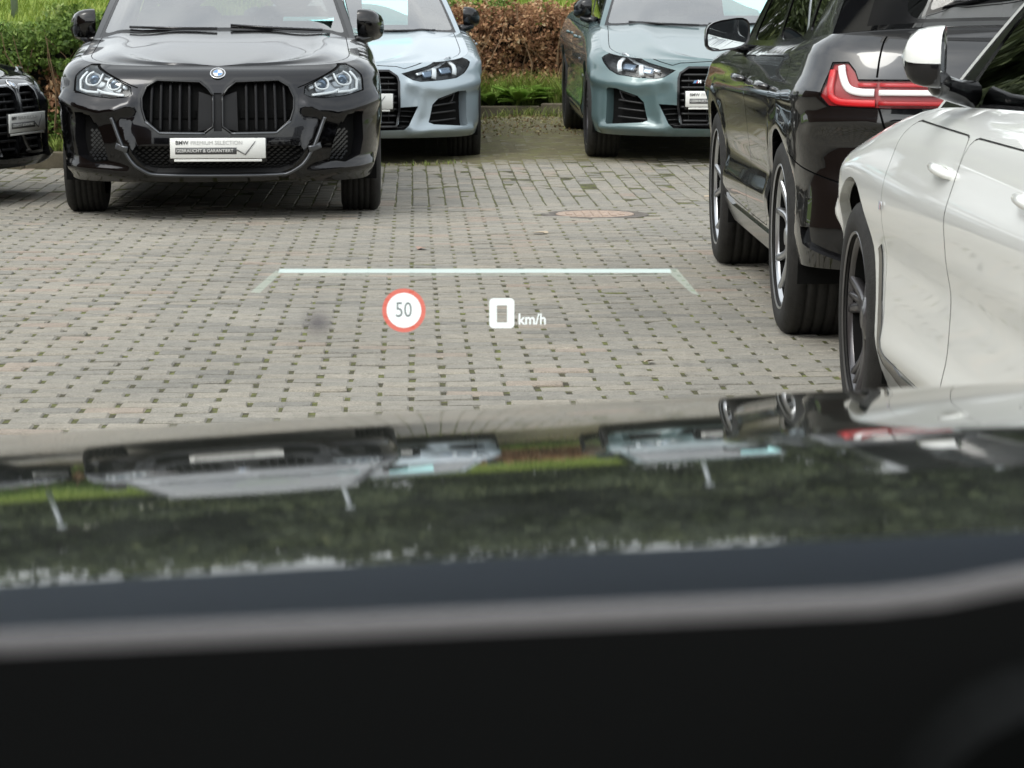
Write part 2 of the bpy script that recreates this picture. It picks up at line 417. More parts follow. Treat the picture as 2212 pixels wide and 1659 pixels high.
def badge(root, loc, rot, r, name='badge', quarters=True, parent=None):
    """round badge lying in local xy, facing +z"""
    b = MB(); b.lathe([(.0, r), (.004, r), (.0055, r * .95), (.0045, r * .88)], 28, 'z', 0)
    b.lathe([(.0045, r * .88), (.0045, r * .62)], 28, 'z', 1)
    b.lathe([(.0045, r * .62), (.006, r * .60), (.005, r * .57)], 28, 'z', 0)
    for q in range(4):
        V = [(0, 0, .0048)] + [(r * .58 * math.cos(q * math.pi / 2 + k * math.pi / 12), r * .58 * math.sin(q * math.pi / 2 + k * math.pi / 12), .0048) for k in range(7)]
        b.add(V, [(0, k, k + 1) for k in range(1, 7)], 2 + q % 2)
    return b.build(name, [M['chrome'], M['ink'], M['logo_w'], M['logo_b']], parent or root, loc=loc, rot=rot)

def text(body, size, loc, rot, m, parent, name='lettering', ext=.0006, sx=1, align='LEFT', bold=0):
    c = bpy.data.curves.new(name, 'FONT'); c.body = body; c.size = size; c.extrude = ext; c.align_x = align; c.align_y = 'CENTER'
    c.offset = bold; c.materials.append(m); c.resolution_u = 3
    t = bpy.data.objects.new(name + '_curve', c); me = bpy.data.meshes.new_from_object(t); bpy.data.objects.remove(t); me.name = name
    o = bpy.data.objects.new(name, me); COL.objects.link(o); o.parent = parent; o.location = loc; o.rotation_euler = rot; o.scale = (sx, 1, 1)
    return o
def plate(root, loc, tilt, full=True):
    """german dealer plate; local frame x across (seen from the front, left to right), z up, faces -y of its own frame"""
    p = empty('number_plate', loc, (tilt, 0, math.pi), root)
    b = MB(); b.box((0, .004, -.004), (.535, .012, .135), bev=.004); b.build('plate_frame', M['gloss'], p)
    b = MB(); b.box((0, -.004, .004), (.522, .008, .112), bev=.003); b.build('plate_panel', M['plate'], p)
    rx = (math.pi / 2, 0, 0); y = -.0095
    text('BMW', .030, (-.232, y, .034), rx, M['ink'], p, bold=.0006)
    text('PREMIUM SELECTION', .030, (-.150, y, .034), rx, M['ink_l'], p, sx=1.0)
    b = MB(); b.box((-.065, y + .0005, -.010), (.335, .002, .036)); b.build('text_band', M['ink'], p)
    text('GEBRAUCHT & GARANTIERT', .0245, (-.228, y - .0025, -.010), rx, M['plate'], p, sx=.98)
    b = MB(); b.tube([(.105, y, -.005), (.150, y, -.030), (.205, y, .042)], [.004, .005, .0022], 6); b.build('check_mark', M['ink'], p)
    b = MB(); b.box((0, -.003, -.0625), (.48, .004, .013), bev=.001); b.build('dealer_strip', M['plate'], p)
    return p

# ------------------------------------------------------------------ the car builder
def make_car(name, S, loc, heading, paintm, pitch=0):
    """S: dict of shape values.  local frame: +y nose, +x car's right, z up, origin mid wheelbase on the ground"""
    root = empty(name, loc, (pitch, 0, heading)); C = Car(name)
    Wd, Ln, Lt = S['W'], S['nose'], S['tail']; yf, yr = S['yf'], S['yr']; cf, nf, crr, nr = S['cf'], S['nf'], S['cr'], S['nr']
    # plan curve (right half, x>0) from nose centre to tail centre
    th = np.linspace(math.pi / 2, 0, 260); sx = Wd * np.cos(th) ** (2 / nf); sy = Ln - cf + cf * np.sin(th) ** (2 / nf)
    mid = np.linspace(Ln - cf, Lt + crr, 60)[1:-1]; th2 = np.linspace(0, math.pi / 2, 200)
    rx_ = Wd * np.cos(th2) ** (2 / nr); ry_ = Lt + crr - crr * np.sin(th2) ** (2 / nr)
    wm = Wd - S.get('waist', .0) * np.sin(np.pi * (mid - mid.min()) / (mid.max() - mid.min())) ** 2
    X = np.concatenate([sx, wm, rx_]); Y = np.concatenate([sy, mid, ry_]); X[0] = 0; X[-1] = 0
    U = np.concatenate([[0], np.cumsum(np.hypot(np.diff(X), np.diff(Y)))]); Um = U[-1]
    us = np.linspace(0, Um, 1200); X = np.interp(us, U, X); Y = np.interp(us, U, Y)
    k = np.hanning(27)[1:-1]; k /= k.sum()
    Xp = np.convolve(np.concatenate([-X[12:0:-1], X, -X[-2:-14:-1]]), k, 'valid'); Yp = np.convolve(np.concatenate([Y[12:0:-1], Y, Y[-2:-14:-1]]), k, 'valid')
    X, Y = Xp, Yp; tx, ty = np.gradient(X), np.gradient(Y); l = np.hypot(tx, ty); NX, NY = -ty / l, tx / l
    NX[0] = NX[-1] = 0
    belt = tab(*S['belt']); so_, fo_, ro_ = tab(*S['side_off']), tab(*S['front_off']), tab(*S['rear_off'])
    rf, rsd, rr_ = S['rf'], S['rs'], S['rr']
    zt = belt(Y); blend = np.abs(NY) ** 1.5
    rroll = np.where(NY > 0, rsd + (rf - rsd) * blend, rsd + (rr_ - rsd) * blend)
    if 'rmap' in S: rroll = rroll * tab(*S['rmap'])(Y)
    bumps = S.get('bumps', [])
    ex = S.get('mods')
    def off(u, z):
        a = np.abs(u); ny = np.interp(a, us, NY); w = np.abs(ny) ** 1.5
        o = (1 - w) * so_(z) + w * np.where(ny > 0, fo_(z), ro_(z))
        for (conv_pts, amp, sig, one) in BP: o = o - seg_bump(a, z, conv_pts, amp, sig, one)
        d = np.interp(a, us, zt) - z; r = np.interp(a, us, rroll); q = np.clip((r - d) / r, 0, .992)
        return o + r * (1 - np.sqrt(1 - q * q))
    def PS(u, z):
        u = np.asarray(u, float); z = np.asarray(z, float); a = np.abs(u); s = np.sign(u)
        x, y = np.interp(a, us, X), np.interp(a, us, Y); nx, ny = np.interp(a, us, NX), np.interp(a, us, NY); o = off(u, z)
        return np.stack([s * (x - nx * o), y - ny * o, z], -1)
    nfr = int(np.argmax(X > Wd * .985)); nre = len(X) - 1 - int(np.argmax(X[::-1] > Wd * .985))
    def u_front(x): return float(np.interp(x, X[:nfr + 1], us[:nfr + 1])) if x >= 0 else -float(np.interp(-x, X[:nfr + 1], us[:nfr + 1]))
    def u_rear(x): return float(np.interp(-x, -X[nre:], us[nre:]))
    def u_side(y): return float(np.interp(-y, -Y, us))
    def conv(kind, pts, side=1):
        o = []
        for (a, z) in pts:
            u = u_front(a) if kind == 'f' else (u_side(a) if kind == 's' else (u_rear(.8 * Wd) + a if kind == 't' else u_rear(a))); o.append((u * side, z))
        return o
    BP = []
    for (kind, pts, amp, sig, one) in bumps: BP.append((conv(kind, pts), amp, sig, one))
    base = dict(path=('body',), mat=paintm)
    zb = S['zbot']; zbt = tab(*S['sill']) if 'sill' in S else None
    regs = []
    def reg(kind, pts, path, m, depth=0, both=True, rounded=0, **kk):
        for sd_ in ((1, -1) if both else (1,)):
            p = smooth_poly(pts, rounded) if rounded else pts
            kk2 = dict(kk)
            if 'h' not in kk2: kk2['h'] = .03
            regs.append(dict(poly=conv(kind, p, sd_), path=tuple(q + ('#r' if sd_ > 0 else '#l') if i == 0 and both and q != 'body' else q for i, q in enumerate(path)), mat=m, depth=depth, **kk2))
    S['regions'](reg, paintm, S)
    # doors: groove then inset panel
    for i, d in enumerate(S.get('doors', [])):
        for sd_ in (1, -1):
            p = dens(rc(d, .07), .03); cx_ = sum(q[0] for q in p) / len(p); cz_ = sum(q[1] for q in p) / len(p)
            inn = []; n = len(p); area = sum(p[j][0] * p[(j + 1) % n][1] - p[(j + 1) % n][0] * p[j][1] for j in range(n)); g = S.get('gapw', .0042) * (1 if area > 0 else -1)
            for j in range(n):
                a, b = p[j - 1], p[(j + 1) % n]; dx, dy = b[0] - a[0], b[1] - a[1]; L = math.hypot(dx, dy) or 1
                inn.append((p[j][0] - dy / L * g, p[j][1] + dx / L * g))
            regs.append(dict(poly=conv('s', p, sd_), path=('body',), mat=S.get('gapmat', M['gap']), depth=.006, h=.03, wmat=S.get('gapmat', M['gap'])))
            regs.append(dict(poly=conv('s', inn, sd_), path=('door#%d%d' % (i, sd_),), mat=paintm, depth=0, h=.03, wmat=S.get('gapmat', M['gap']), wpath=('body',)))
    for d in S.get('late', []): reg(*d[0], **d[1])
    for (yw) in (yf, yr):
        Ra = S['Ra']; pts = [(yw + Ra * math.cos(t), S['R'] + Ra * math.sin(t) * (1.0)) for t in np.linspace(-.9, math.pi + .9, 40)]
        regs += [dict(poly=conv('s', [(a, max(b, zb - .02)) for a, b in pts] , sd_), path=('body',), mat=M['gap'], depth=.03, void=True, h=.03, wmat=paintm) for sd_ in (1, -1)]
    dom = []
    top = [(u, float(np.interp(abs(u), us, zt))) for u in np.linspace(-Um, Um, 420)]
    bot = [(u, (float(zbt(np.interp(abs(u), us, Y))) if zbt else zb)) for u in np.linspace(Um, -Um, 260)]
    dom = top + bot
    C.panel(PS, dom, regs, S.get('h', .05), base, flip=True, hv=S.get('hv', .035))
    for (kind, pts, path, m_, both) in S.get('layers', []):
        for sd_ in ((1, -1) if both else (1,)):
            C.panel(PS, conv(kind, pts, sd_), [], .03, dict(path=tuple(q + ('#r' if sd_ > 0 else '#l') if i == 0 and both else q for i, q in enumerate(path)), mat=m_), flip=True)
    # ---- bonnet and rear deck
    ecl = S['ycowl']; erd = S['yrear']; cf_, cr2 = tab(*S['centre_f']), tab(*S['centre_r'])
    def deck(front, pth, groove):
        ua, ub = (0.002, u_side(ecl)) if front else (u_side(erd), Um - .002)
        uu = us[(us >= ua) & (us <= ub)]; E = PS(uu, np.interp(uu, us, zt)); pw = S.get('pw', 2.4)
        yE0, zE0 = float(E[0, 1]), float(E[0, 2]); cc_ = float(cf_(ecl)); kf = (cc_ - zE0) / max(1e-3, cc_ - float(cf_(yE0)))
        bow = S['cowlbow'] if front else -S.get('rearbow', .1)
        def PD(q, t):
            ui = ua + np.asarray(t, float) * (ub - ua); x = np.interp(ui, uu, E[:, 0]); y = np.interp(ui, uu, E[:, 1]); z = np.interp(ui, uu, E[:, 2])
            w = t if front else (1 - t); w = np.clip((w - .45) / .55, 0, 1); w = w * w * (3 - 2 * w)
            y2 = y + bow * (1 - np.asarray(q) ** 2) * w; c = (zE0 + (cf_(y2) - float(cf_(yE0))) * kf) if front else cr2(y2)
            zz = z + (c - z) * (1 - np.abs(q) ** pw)
            if front:
                for (q0, t0, q1, t1, amp, sig) in S.get('hood_lines', []):
                    zz = zz + seg_bump(np.abs(q), np.asarray(t, float), [(q0, t0), (q1, t1)], amp, sig) * (1 - np.abs(q) ** 8) * np.clip(t / .15, 0, 1)
            return np.stack([q * x, y2, zz], -1)
        g = []
        if groove:
            ring = [(-.93, -.01), (.93, -.01), (.93, .99), (-.93, .99)]; inn = [(-.924, -.01), (.924, -.01), (.924, .984), (-.924, .984)]
            if front and S.get('hoodring'): ring, inn = S['hoodring']
            g = [dict(poly=ring, path=('body',), mat=M['gap'], depth=.008, h=.05, wmat=M['gap']), dict(poly=inn, path=(pth,), mat=paintm, h=.05, wmat=M['gap'], wpath=('body',))]
        dm = [(-1, 0), (1, 0), (1, 1), (-1, 1)]
        if front: dm = [(-1, 0.001), (1, 0.001), (1, 1), (-1, 1)]
        C.panel(PD, dm, g, .045, dict(path=('body',), mat=paintm), flip=True, hv=.02)
        return PD
    PB = deck(True, 'bonnet', True)
    PR = deck(False, 'boot_lid', S.get('bootgroove', True)) if S.get('deck_r', True) else None
    # ---- greenhouse
    ua, ub = u_side(ecl), u_side(erd)
    def Bc(s):  # base curve of the right side, s 0 front..1 rear
        ui = ua + s * (ub - ua); return PS(ui, np.interp(ui, us, zt) - .0)
    roof = S['roof']; rz = tab(*roof['z']); rxx = tab(*roof['x']); y0, y1 = roof['y0'], roof['y1']
    def Tc(s):
        y = y0 + s * (y1 - y0); return np.stack([rxx(y), y, rz(y)], -1)
    bulge = S.get('bulge', .02)
    def PG(sd_):
        def f(s, t):
            s = np.clip(np.asarray(s, float), 0, 1); t = np.asarray(t, float); A = Bc(s); B_ = Tc(s); P_ = A + (B_ - A) * t[:, None]
            P_[:, 0] += bulge * 4 * t * (1 - t) * .5; P_[:, 0] *= sd_; return P_
        return f
    gl = M['tint'] if S.get('tint') else M['glass']
    for sd_ in (1, -1):
        rg = []
        if S['frame_black']: rg.append(dict(poly=S.get('trim_poly', [(.012, -.001), (.99, -.001), (.97, .93), (.035, .93)]), path=('window_trim#%d' % sd_,), mat=M['gloss'], depth=.002, h=.05))
        for wi, w in enumerate(S['windows']):
            rg.append(dict(poly=rc(w, .06), path=('side_window#%d%d' % (wi, sd_),), mat=gl if wi == 0 or not S.get('tint_r') else M['tint'], depth=.006, h=.04, wmat=M['gloss'], wpath=('body',)))
        C.panel(PG(sd_), [(0, 0), (1, 0), (1, 1), (0, 1)], rg, .04, dict(path=('body',), mat=paintm), flip=(sd_ > 0), hv=.1)
    def PW(front):
        ii = 0 if front else 1
        def f(q, t):
            q = np.asarray(q, float); t = np.asarray(t, float); A = Bc(np.array([float(ii)]))[0]; T_ = Tc(np.array([float(ii)]))[0]
            if front: base_ = PB(q, np.ones_like(q) * 1.0)
            else:
                c = cr2(np.array([A[1] - S.get('rearbow', .1)]))[0] if S.get('deck_r', True) else S['rear_base_z']
                base_ = PR(q, np.zeros_like(q)) if PR else np.stack([q * A[0], A[1] - S.get('rearbow', .1) * (1 - q * q), A[2] + (c - A[2]) * (1 - np.abs(q) ** 2.4)], -1)
            topc = np.stack([q * T_[0], T_[1] + (roof['bow'] if front else -roof.get('bowr', .05)) * (1 - q * q), T_[2] + roof['crown'] * (1 - q * q)], -1)
            P_ = base_ + (topc - base_) * t[:, None]; P_[:, 2] += (.03 if front else S.get('rearbulge', .03)) * 4 * t * (1 - t) * (1 - q * q * .6)
            return P_
        return f
    C.panel(PW(True), [(-1, 0), (1, 0), (1, 1), (-1, 1)], [dict(poly=[(-.955, -.001), (.955, -.001), (.93, .985), (-.93, .985)], path=('window_trim#w',), mat=M['gloss'], depth=.001, h=.05),
            dict(poly=rc([(-.93, .03), (.93, .03), (.905, .95), (-.905, .95)], .06), path=('windscreen',), mat=M['wind'], depth=.003, h=.05, wmat=M['gloss'])], .05, dict(path=('body',), mat=paintm), flip=True, hv=.06)
    rw = S.get('rear_win', [(-.86, .10), (.86, .10), (.8, .9), (-.8, .9)])
    rwt = S.get('rear_trim')
    rg = ([dict(poly=rwt, path=('window_trim#r',), mat=M['gloss'], depth=.001, h=.05)] if rwt else []) + S.get('rear_regs', lambda p: [])(paintm) + [dict(poly=rc(rw, .10), path=('rear_window',), mat=gl if not S.get('tint_r') else M['tint'], depth=.004, h=.05, wmat=M['gloss'])]
    C.panel(PW(False), [(-1, 0), (1, 0), (1, 1), (-1, 1)], rg, .05, dict(path=('body',), mat=paintm), hv=.06)
    def PRf(q, s):
        q = np.asarray(q, float); s = np.asarray(s, float); T_ = Tc(np.clip(s, 0, 1)); bw = (roof['bow'] * (1 - s) - roof.get('bowr', .05) * s) * (1 - q * q)
        return np.stack([q * T_[:, 0], T_[:, 1] + bw, T_[:, 2] + roof['crown'] * (1 - q * q)], -1)
    C.panel(PRf, [(-1, 0), (1, 0), (1, 1), (-1, 1)], [], .1, dict(path=('roof',), mat=paintm), flip=True, hv=.1)
    objs = C.build(root)
    # ---- underbody, wheel wells
    b = MB(); b.box((0, (Ln + Lt) / 2, zb + .06), (2 * Wd - .52, Ln - Lt - .5, .08)); b.box((0, (yf + yr) / 2, zb + .12), (2 * Wd - .16, yf - yr - 2 * S['Ra'] - .03, .2))
    b.box((0, (Ln + Lt) / 2, .55), (2 * Wd - .56, Ln - Lt - .55, .3))
    for yw in (yf, yr):
        for sd_ in (1, -1):
            Ra = S['Ra'] + .012; n = 20; V = []; 
            for i in range(n + 1):
                t = -.35 + (math.pi + .7) * i / n
                for xx in (Wd - .035, Wd - .32): V.append((sd_ * xx, yw + Ra * math.cos(t), max(.2, S['R'] + Ra * math.sin(t))))
            b.add(V, [(2 * i, 2 * i + 1, 2 * i + 3, 2 * i + 2) for i in range(n)])
            V = [(sd_ * (Wd - .31), yw, S['R'])] + [(sd_ * (Wd - .31), yw + Ra * math.cos(t), max(.2, S['R'] + Ra * math.sin(t))) for t in np.linspace(0, 2 * math.pi, 24)]
            b.add(V, [(0, i, i + 1) for i in range(1, 24)])
    b.build('underbody', M['under'], root, smooth=False)
    # ---- interior
    b = MB(); yc_ = ecl; b.box((0, yc_ - .42, belt(ecl) - .07), (1.34, .62, .14), bev=.05); b.box((0, yc_ - .62, belt(ecl) + .0), (.7, .10, .10), bev=.03)
    b.build('dashboard', M['int'], root)
    b = MB(); b.lathe([(0, .18), (.015, .195), (.03, .18), (.015, .165), (0, .18)], 28, 'y', c=(-.36, yc_ - .85, belt(ecl) - .03)); b.box((-.36, yc_ - .83, belt(ecl) - .03), (.3, .03, .08), bev=.01)
    b.build('steering_wheel', M['int'], root)
    for (xx, yy) in ((-.37, -.05), (.37, -.05), (-.36, -.95), (.36, -.95)):
        b = MB(); y_ = S.get('seat_y', 0) + yy; zz = S.get('seat_z', .45)
        b.box((xx, y_, zz), (.50, .52, .16), bev=.05)
        rt = Matrix.Rotation(R(14), 3, 'X'); b.box((xx, y_ - .33, zz + .34), (.48, .14, .66), rt, bev=.05); b.box((xx, y_ - .44, zz + .76), (.27, .10, .19), rt, bev=.04)
        b.build('seat', M['seat'], root)
    # ---- wheels
    tm, rm, dm = wheel_meshes(S['wheel'], S['R'], S['tw'], S['rim'], S['rimmat'])
    for yw in (yf, yr):
        for sd_ in (1, -1):
            w = empty('wheel', (sd_ * (Wd - S.get('inset', .012)), yw, S['R'] - .004), (rnd.uniform(0, 1.2), 0, 0) if sd_ < 0 else (rnd.uniform(0, 1.2), 0, math.pi), root)
            link('tyre', tm, w); link('rim', rm, w); link('brake_disc', dm, w)
    # ---- mirrors
    my, mz = S['mirror']
    for sd_ in (1, -1):
        m = MB(); n = 18; rings = [(-.092, .50, .46), (-.080, .72, .68), (-.052, .88, .86), (-.012, .96, .96), (.04, 1, 1), (.055, .985, .985)]
        def ring(yy, a, c_):
            V = []
            for k2 in range(n):
                t = 2 * math.pi * k2 / n; cx_, sz_ = math.cos(t), math.sin(t)
                x = math.copysign(abs(cx_) ** .58, cx_) * .118 * a; z = math.copysign(abs(sz_) ** .58, sz_) * .082 * c_
                z += -.018 * (x / .118) ; V.append((sd_ * x, -yy + .012 * x / .118, z))
            return V
        V = []; [V.extend(ring(*q)) for q in rings]; V.append((0, .112, 0))
        F = [(i * n + k2, i * n + (k2 + 1) % n, (i + 1) * n + (k2 + 1) % n, (i + 1) * n + k2) for i in range(len(rings) - 1) for k2 in range(n)] + [(len(V) - 1, (k2 + 1) % n, k2) for k2 in range(n)]
        cap = S.get('mirror_cap', paintm); mi = [0 if (sum(V[q][2] for q in f) / len(f) > -.015) else 1 for f in F]
        fold = S.get('fold', False); k3 = S.get('mirror_k', .92)
        o = mobj('mirror', V, F, [cap, M['gloss']], root, mi, loc=(sd_ * (Wd + (S.get('fold_x', -.055) if fold else S.get('mirror_x', .075))), my, mz), rot=(0, 0, sd_ * R(-80 if fold else -8)))
        o.scale = (k3, k3 * (.72 if fold else .9), k3)
        V = ring(.056, .985, .985) + ring(.052, .90, .88) ; F = [(k2, (k2 + 1) % n, n + (k2 + 1) % n, n + k2) for k2 in range(n)]
        mobj('mirror_rim', V, F, M['gloss'], o)
        mobj('mirror_glass', ring(.051, .93, .92), [tuple(range(n))[::-1]], M['mirror'], o, smooth=False)
        b = MB(); b.tube([(-sd_ * .17, .02, -.085), (-sd_ * .08, .02, -.072), (-sd_ * .01, .015, -.05)], [.030, .024, .028], 10); (b.build('mirror_arm', M['gloss'], o) if not fold else None)
        if fold:
            b = MB(); b.tube([(sd_ * (Wd - .15), my + .10, mz - .095), (sd_ * (Wd - .10), my + .07, mz - .085), (sd_ * (Wd - .055), my + .03, mz - .07), (sd_ * (Wd - .05), my - .03, mz - .06)], [.035, .030, .030, .025], 10); b.build('mirror_arm', M['gloss'], root)
    S['extras'](root, PS, conv, S, paintm, PB, locals())
    return root

def on(PS, u, z, d=0):
    u = np.array([u], float); z = np.array([z], float); p = PS(u, z)[0]; n = -pnormal(PS, u, z)[0]
    return p + n * d, n
def frame_at(PS, u, z, d=0):
    p, n = on(PS, u, z, d); n = Vector(n); zax = n; xax = Vector((0, 0, 1)).cross(zax).normalized(); yax = zax.cross(xax)
    return Vector(p), Matrix((xax, yax, zax)).transposed().to_euler()
def strip_on(PS, pts, w, th, d, n=6):
    """raised bar following polyline pts (u,z) on surface PS.  returns MB"""
    b = MB(); p = dens(pts, .03, False); V = []
    P0 = np.array(p); c = PS(P0[:, 0], P0[:, 1]); N = -pnormal(PS, P0[:, 0], P0[:, 1])
    for i in range(len(p)):
        a = c[max(i - 1, 0)]; e = c[min(i + 1, len(p) - 1)]; t = e - a; t /= np.linalg.norm(t) or 1; nn = N[i]; s_ = np.cross(nn, t); s_ /= np.linalg.norm(s_) or 1
        for (q, r) in ((-.5, -.5), (-.5, .3), (-.3, .5), (.3, .5), (.5, .3), (.5, -.5)): V.append(c[i] + s_ * w * q + nn * (d + th * r))
    F = [(i * 6 + k, i * 6 + (k + 1) % 6, (i + 1) * 6 + (k + 1) % 6, (i + 1) * 6 + k) for i in range(len(p) - 1) for k in range(6)]
    F += [tuple(range(6))[::-1], tuple(range((len(p) - 1) * 6, len(p) * 6))]
    b.add(V, F); return b
def mesh_grill(name, PS, poly, pitch, d, size, m, parent, tilt=0):
    """rows of small hexagonal links over a recessed opening; joined as one piece"""
    P_ = np.array(poly); b = MB(); v0, v1 = P_[:, 1].min(), P_[:, 1].max(); u0, u1 = P_[:, 0].min(), P_[:, 0].max(); row = 0; z = v0
    while z < v1:
        u = u0 + (pitch * .5 if row % 2 else 0)
        while u < u1:
            if inpoly(np.array([[u, z]]), poly)[0]:
                c, n = on(PS, u, z, -d); n = Vector(n); x = Vector((0, 0, 1)).cross(n).normalized(); y = n.cross(x); c = Vector(c); a, h = size
                V = [c + x * a + n * .004, c + y * h + x * a * .3 + n * .008, c - x * a + n * .004, c - y * h - x * a * .3, c - n * .01]
                b.add(V, [(0, 1, 2), (0, 2, 3), (0, 4, 1), (1, 4, 2), (2, 4, 3), (3, 4, 0)])
            u += pitch
        z += pitch * .42; row += 1
    o = b.build(name, m, parent, smooth=False); o['kind'] = 'stuff'; return o

# ------------------------------------------------------------------ car shapes
def lamp_front(root, PS, conv, C_objs, shapes, sd):
    """white light guides inside a headlamp"""
    par = C_objs.get(('headlight#r' if sd > 0 else '#l',)) or root
    return par
def hl_parent(L, sd):
    return L['objs'].get((('headlight#r' if sd > 0 else 'headlight#l'),), L['root'])

# ---- A : compact people carrier with wide upright kidneys
A_HL = [(.488, .700), (.498, .738), (.62, .795), (.772, .856), (.812, .856), (.830, .80), (.820, .720), (.72, .692), (.60, .682), (.52, .688)]
A_KID = [(.020, .690), (.050, .735), (.095, .772), (.345, .780), (.405, .745), (.432, .68), (.428, .62), (.405, .555), (.325, .487), (.07, .484), (.020, .52)]
A_LOW = [(-.455, .418), (.455, .418), (.475, .38), (.41, .300), (.345, .272), (-.345, .272), (-.41, .300), (-.475, .38)]
A_SIDE = [(.800, .600), (.710, .600), (.668, .53), (.628, .42), (.612, .335), (.70, .322), (.79, .36), (.805, .45)]
def A_regions(reg, p, S):
    reg('f', [(.482, .700), (.492, .741), (.62, .800), (.772, .862), (.816, .862), (.836, .80), (.826, .714), (.72, .686), (.60, .675), (.515, .681)], ('body',), M['gap'], .006, wmat=M['gap'])
    reg('f', A_HL, ('headlight',), M['lamp_house'], .05, wmat=M['lamp_house'])
    reg('f', [(.498, .702), (.505, .735), (.56, .757), (.575, .70), (.66, .705), (.70, .70), (.60, .688), (.52, .692)], ('headlight',), M['lamp_dark'], .04, wmat=M['lamp_dark'])
    reg('f', [(.008, .685), (.040, .745), (.088, .788), (.352, .796), (.418, .757), (.448, .69), (.444, .61), (.418, .545), (.332, .470), (.06, .466), (.008, .51)], ('grille',), M['gloss'], -.004)
    reg('f', A_KID, ('grille',), M['under'], .05, wmat=M['gloss'])
    reg('f', [(.020, .690), (.105, .72), (.110, .50), (.020, .52)], ('grille',), M['slat'], .016, wmat=M['slat'])
    reg('f', [(-.022, .708), (.022, .708), (.022, .50), (-.022, .50)], ('radar_cover',), M['slat'], .010, both=False, wmat=M['slat'])
    reg('f', A_LOW, ('lower_intake',), M['under'], .06, both=False, wmat=M['plastic'])
    reg('f', A_SIDE, ('side_intake',), M['under'], .07, wmat=M['gloss'])
    reg('f', [(.795, .64), (.70, .635), (.63, .55), (.585, .42), (.57, .33), (.60, .30), (.70, .295), (.80, .33), (.825, .45), (.82, .6)][:0] or [(.0, .1), (.01, .1), (.01, .11)], ('body',), p, 0)
    reg('f', stroke([(.865, .885), (.80, .872), (.49, .748), (.452, .735)], .006), ('body',), M['gap'], .006)
def A_extras(root, PS, conv, S, p, PB, L):
    for sd in (1, -1):
        g = L['objs'][('grille#r' if sd > 0 else 'grille#l',)]
        for x in (.158, .212, .266, .320, .374):
            zt = np.interp(x, [.095, .345, .405, .432], [.772, .780, .745, .68]) - .004; zb = np.interp(x, [.07, .325, .405, .428], [.484, .487, .555, .62]) + .004
            strip_on(PS, conv('f', [(x, zb), (x, zt)], sd), .017, .03, -.030).build('slat', M['slat'], g)
        ring = [(.026, .690), (.056, .732), (.100, .766), (.343, .774), (.400, .741), (.425, .68), (.421, .62), (.400, .560), (.322, .493), (.075, .490), (.026, .525)]
        strip_on(PS, conv('f', ring + ring[:1], sd), .010, .012, .003).build('grille_frame', M['gloss'], g)
        strip_on(PS, conv('f', [(.07, .4855), (.32, .4885), (.40, .552)], sd), .012, .012, .006).build('grille_frame', M['satin'], g)
        # horizontal members behind the slats
        strip_on(PS, conv('f', [(.12, .60), (.42, .60)], sd), .05, .004, -.045).build('grille_bar', M['gap'], g)
        hp = hl_parent(L, sd)
        for (cx_, cz_, w, h) in ((.600, .762, .040, .034), (.735, .790, .044, .040)):
            u = [(cx_ - w, cz_ + h * .7), (cx_ - w, cz_ - h * .4), (cx_ - w * .6, cz_ - h), (cx_ + w * .6, cz_ - h), (cx_ + w, cz_ - h * .4), (cx_ + w, cz_ + h * .6), (cx_ + w * .5, cz_ + h)]
            strip_on(PS, conv('f', smooth_poly(u, 2, False), sd), .010, .012, -.016).build('light_guide', M['lamp_tube'], hp)
            b = MB(); c, n = on(PS, conv('f', [(cx_, cz_)], sd)[0][0], cz_, -.032); b.lathe([(0, .0), (.004, .016), (0, .028), (-.02, .031)], 20, 'y', c=(0, 0, 0)); 
            b.build('projector', M['lamp_blue'], hp, loc=tuple(c), rot=(0, 0, 0))
        strip_on(PS, conv('f', [(.535, .700), (.62, .706), (.665, .712), (.70, .726)], sd), .014, .012, -.018).build('light_guide', M['lamp_tube'], hp)
        strip_on(PS, conv('f', [(.690, .712), (.76, .716), (.802, .728), (.812, .78), (.800, .832)], sd), .014, .012, -.018).build('light_guide', M['lamp_tube'], hp)
        strip_on(PS, conv('f', [(.52, .735), (.64, .792), (.80, .846)], sd), .022, .004, -.03).build('lamp_trim', M['lamp_house'], hp)
        si = L['objs'][('side_intake#r' if sd > 0 else 'side_intake#l',)]
        mesh_grill('intake_mesh', PS, conv('f', [(.735, .515), (.66, .50), (.628, .42), (.612, .34), (.70, .33), (.745, .36)], sd), .034, .045, (.013, .010), M['satin'], si)
        strip_on(PS, conv('f', [(.785, .60), (.72, .59), (.69, .545)], sd), .05, .012, -.03).build('intake_fin', M['gloss'], si)
    lo = L['objs'][('lower_intake',)]
    mesh_grill('intake_mesh', PS, conv('f', A_LOW), .036, .045, (.013, .008), M['plastic'], lo)
    lip = [(.585, .575), (.545, .47), (.51, .39), (.467, .318), (.41, .276), (.35, .258)]
    strip_on(PS, conv('f', smooth_poly(lip + [(-a, b) for a, b in lip[::-1]], 2, False)), .017, .016, .006).build('lip_trim', M['satin'], root)
    for sd in (1, -1):
        strip_on(PS, conv('f', [(.56, .42), (.515, .405), (.492, .40)], sd), .034, .010, .010).build('lip_trim', M['satin'], root)
    pp, e = frame_at(PS, conv('f', [(0, .812)])[0][0], .812, .001); badge(root, pp, e, .043)
    c, n = on(PS, 0, .405, .016); plate(root, (0, float(c[1]) + .012, .405), 0)
    # wipers
    for (q0, q1) in ((-.75, -.05), (.05, .72)):
        a = PB(np.array([q0]), np.array([1.0]))[0]; b_ = PB(np.array([q1]), np.array([1.0]))[0]
        b = MB(); b.tube([a + (0, .03, .012), (a + b_) / 2 + (0, .012, .018), b_ + (0, -.03, .03)], .009, 6); b.build('wiper', M['gloss'], root)
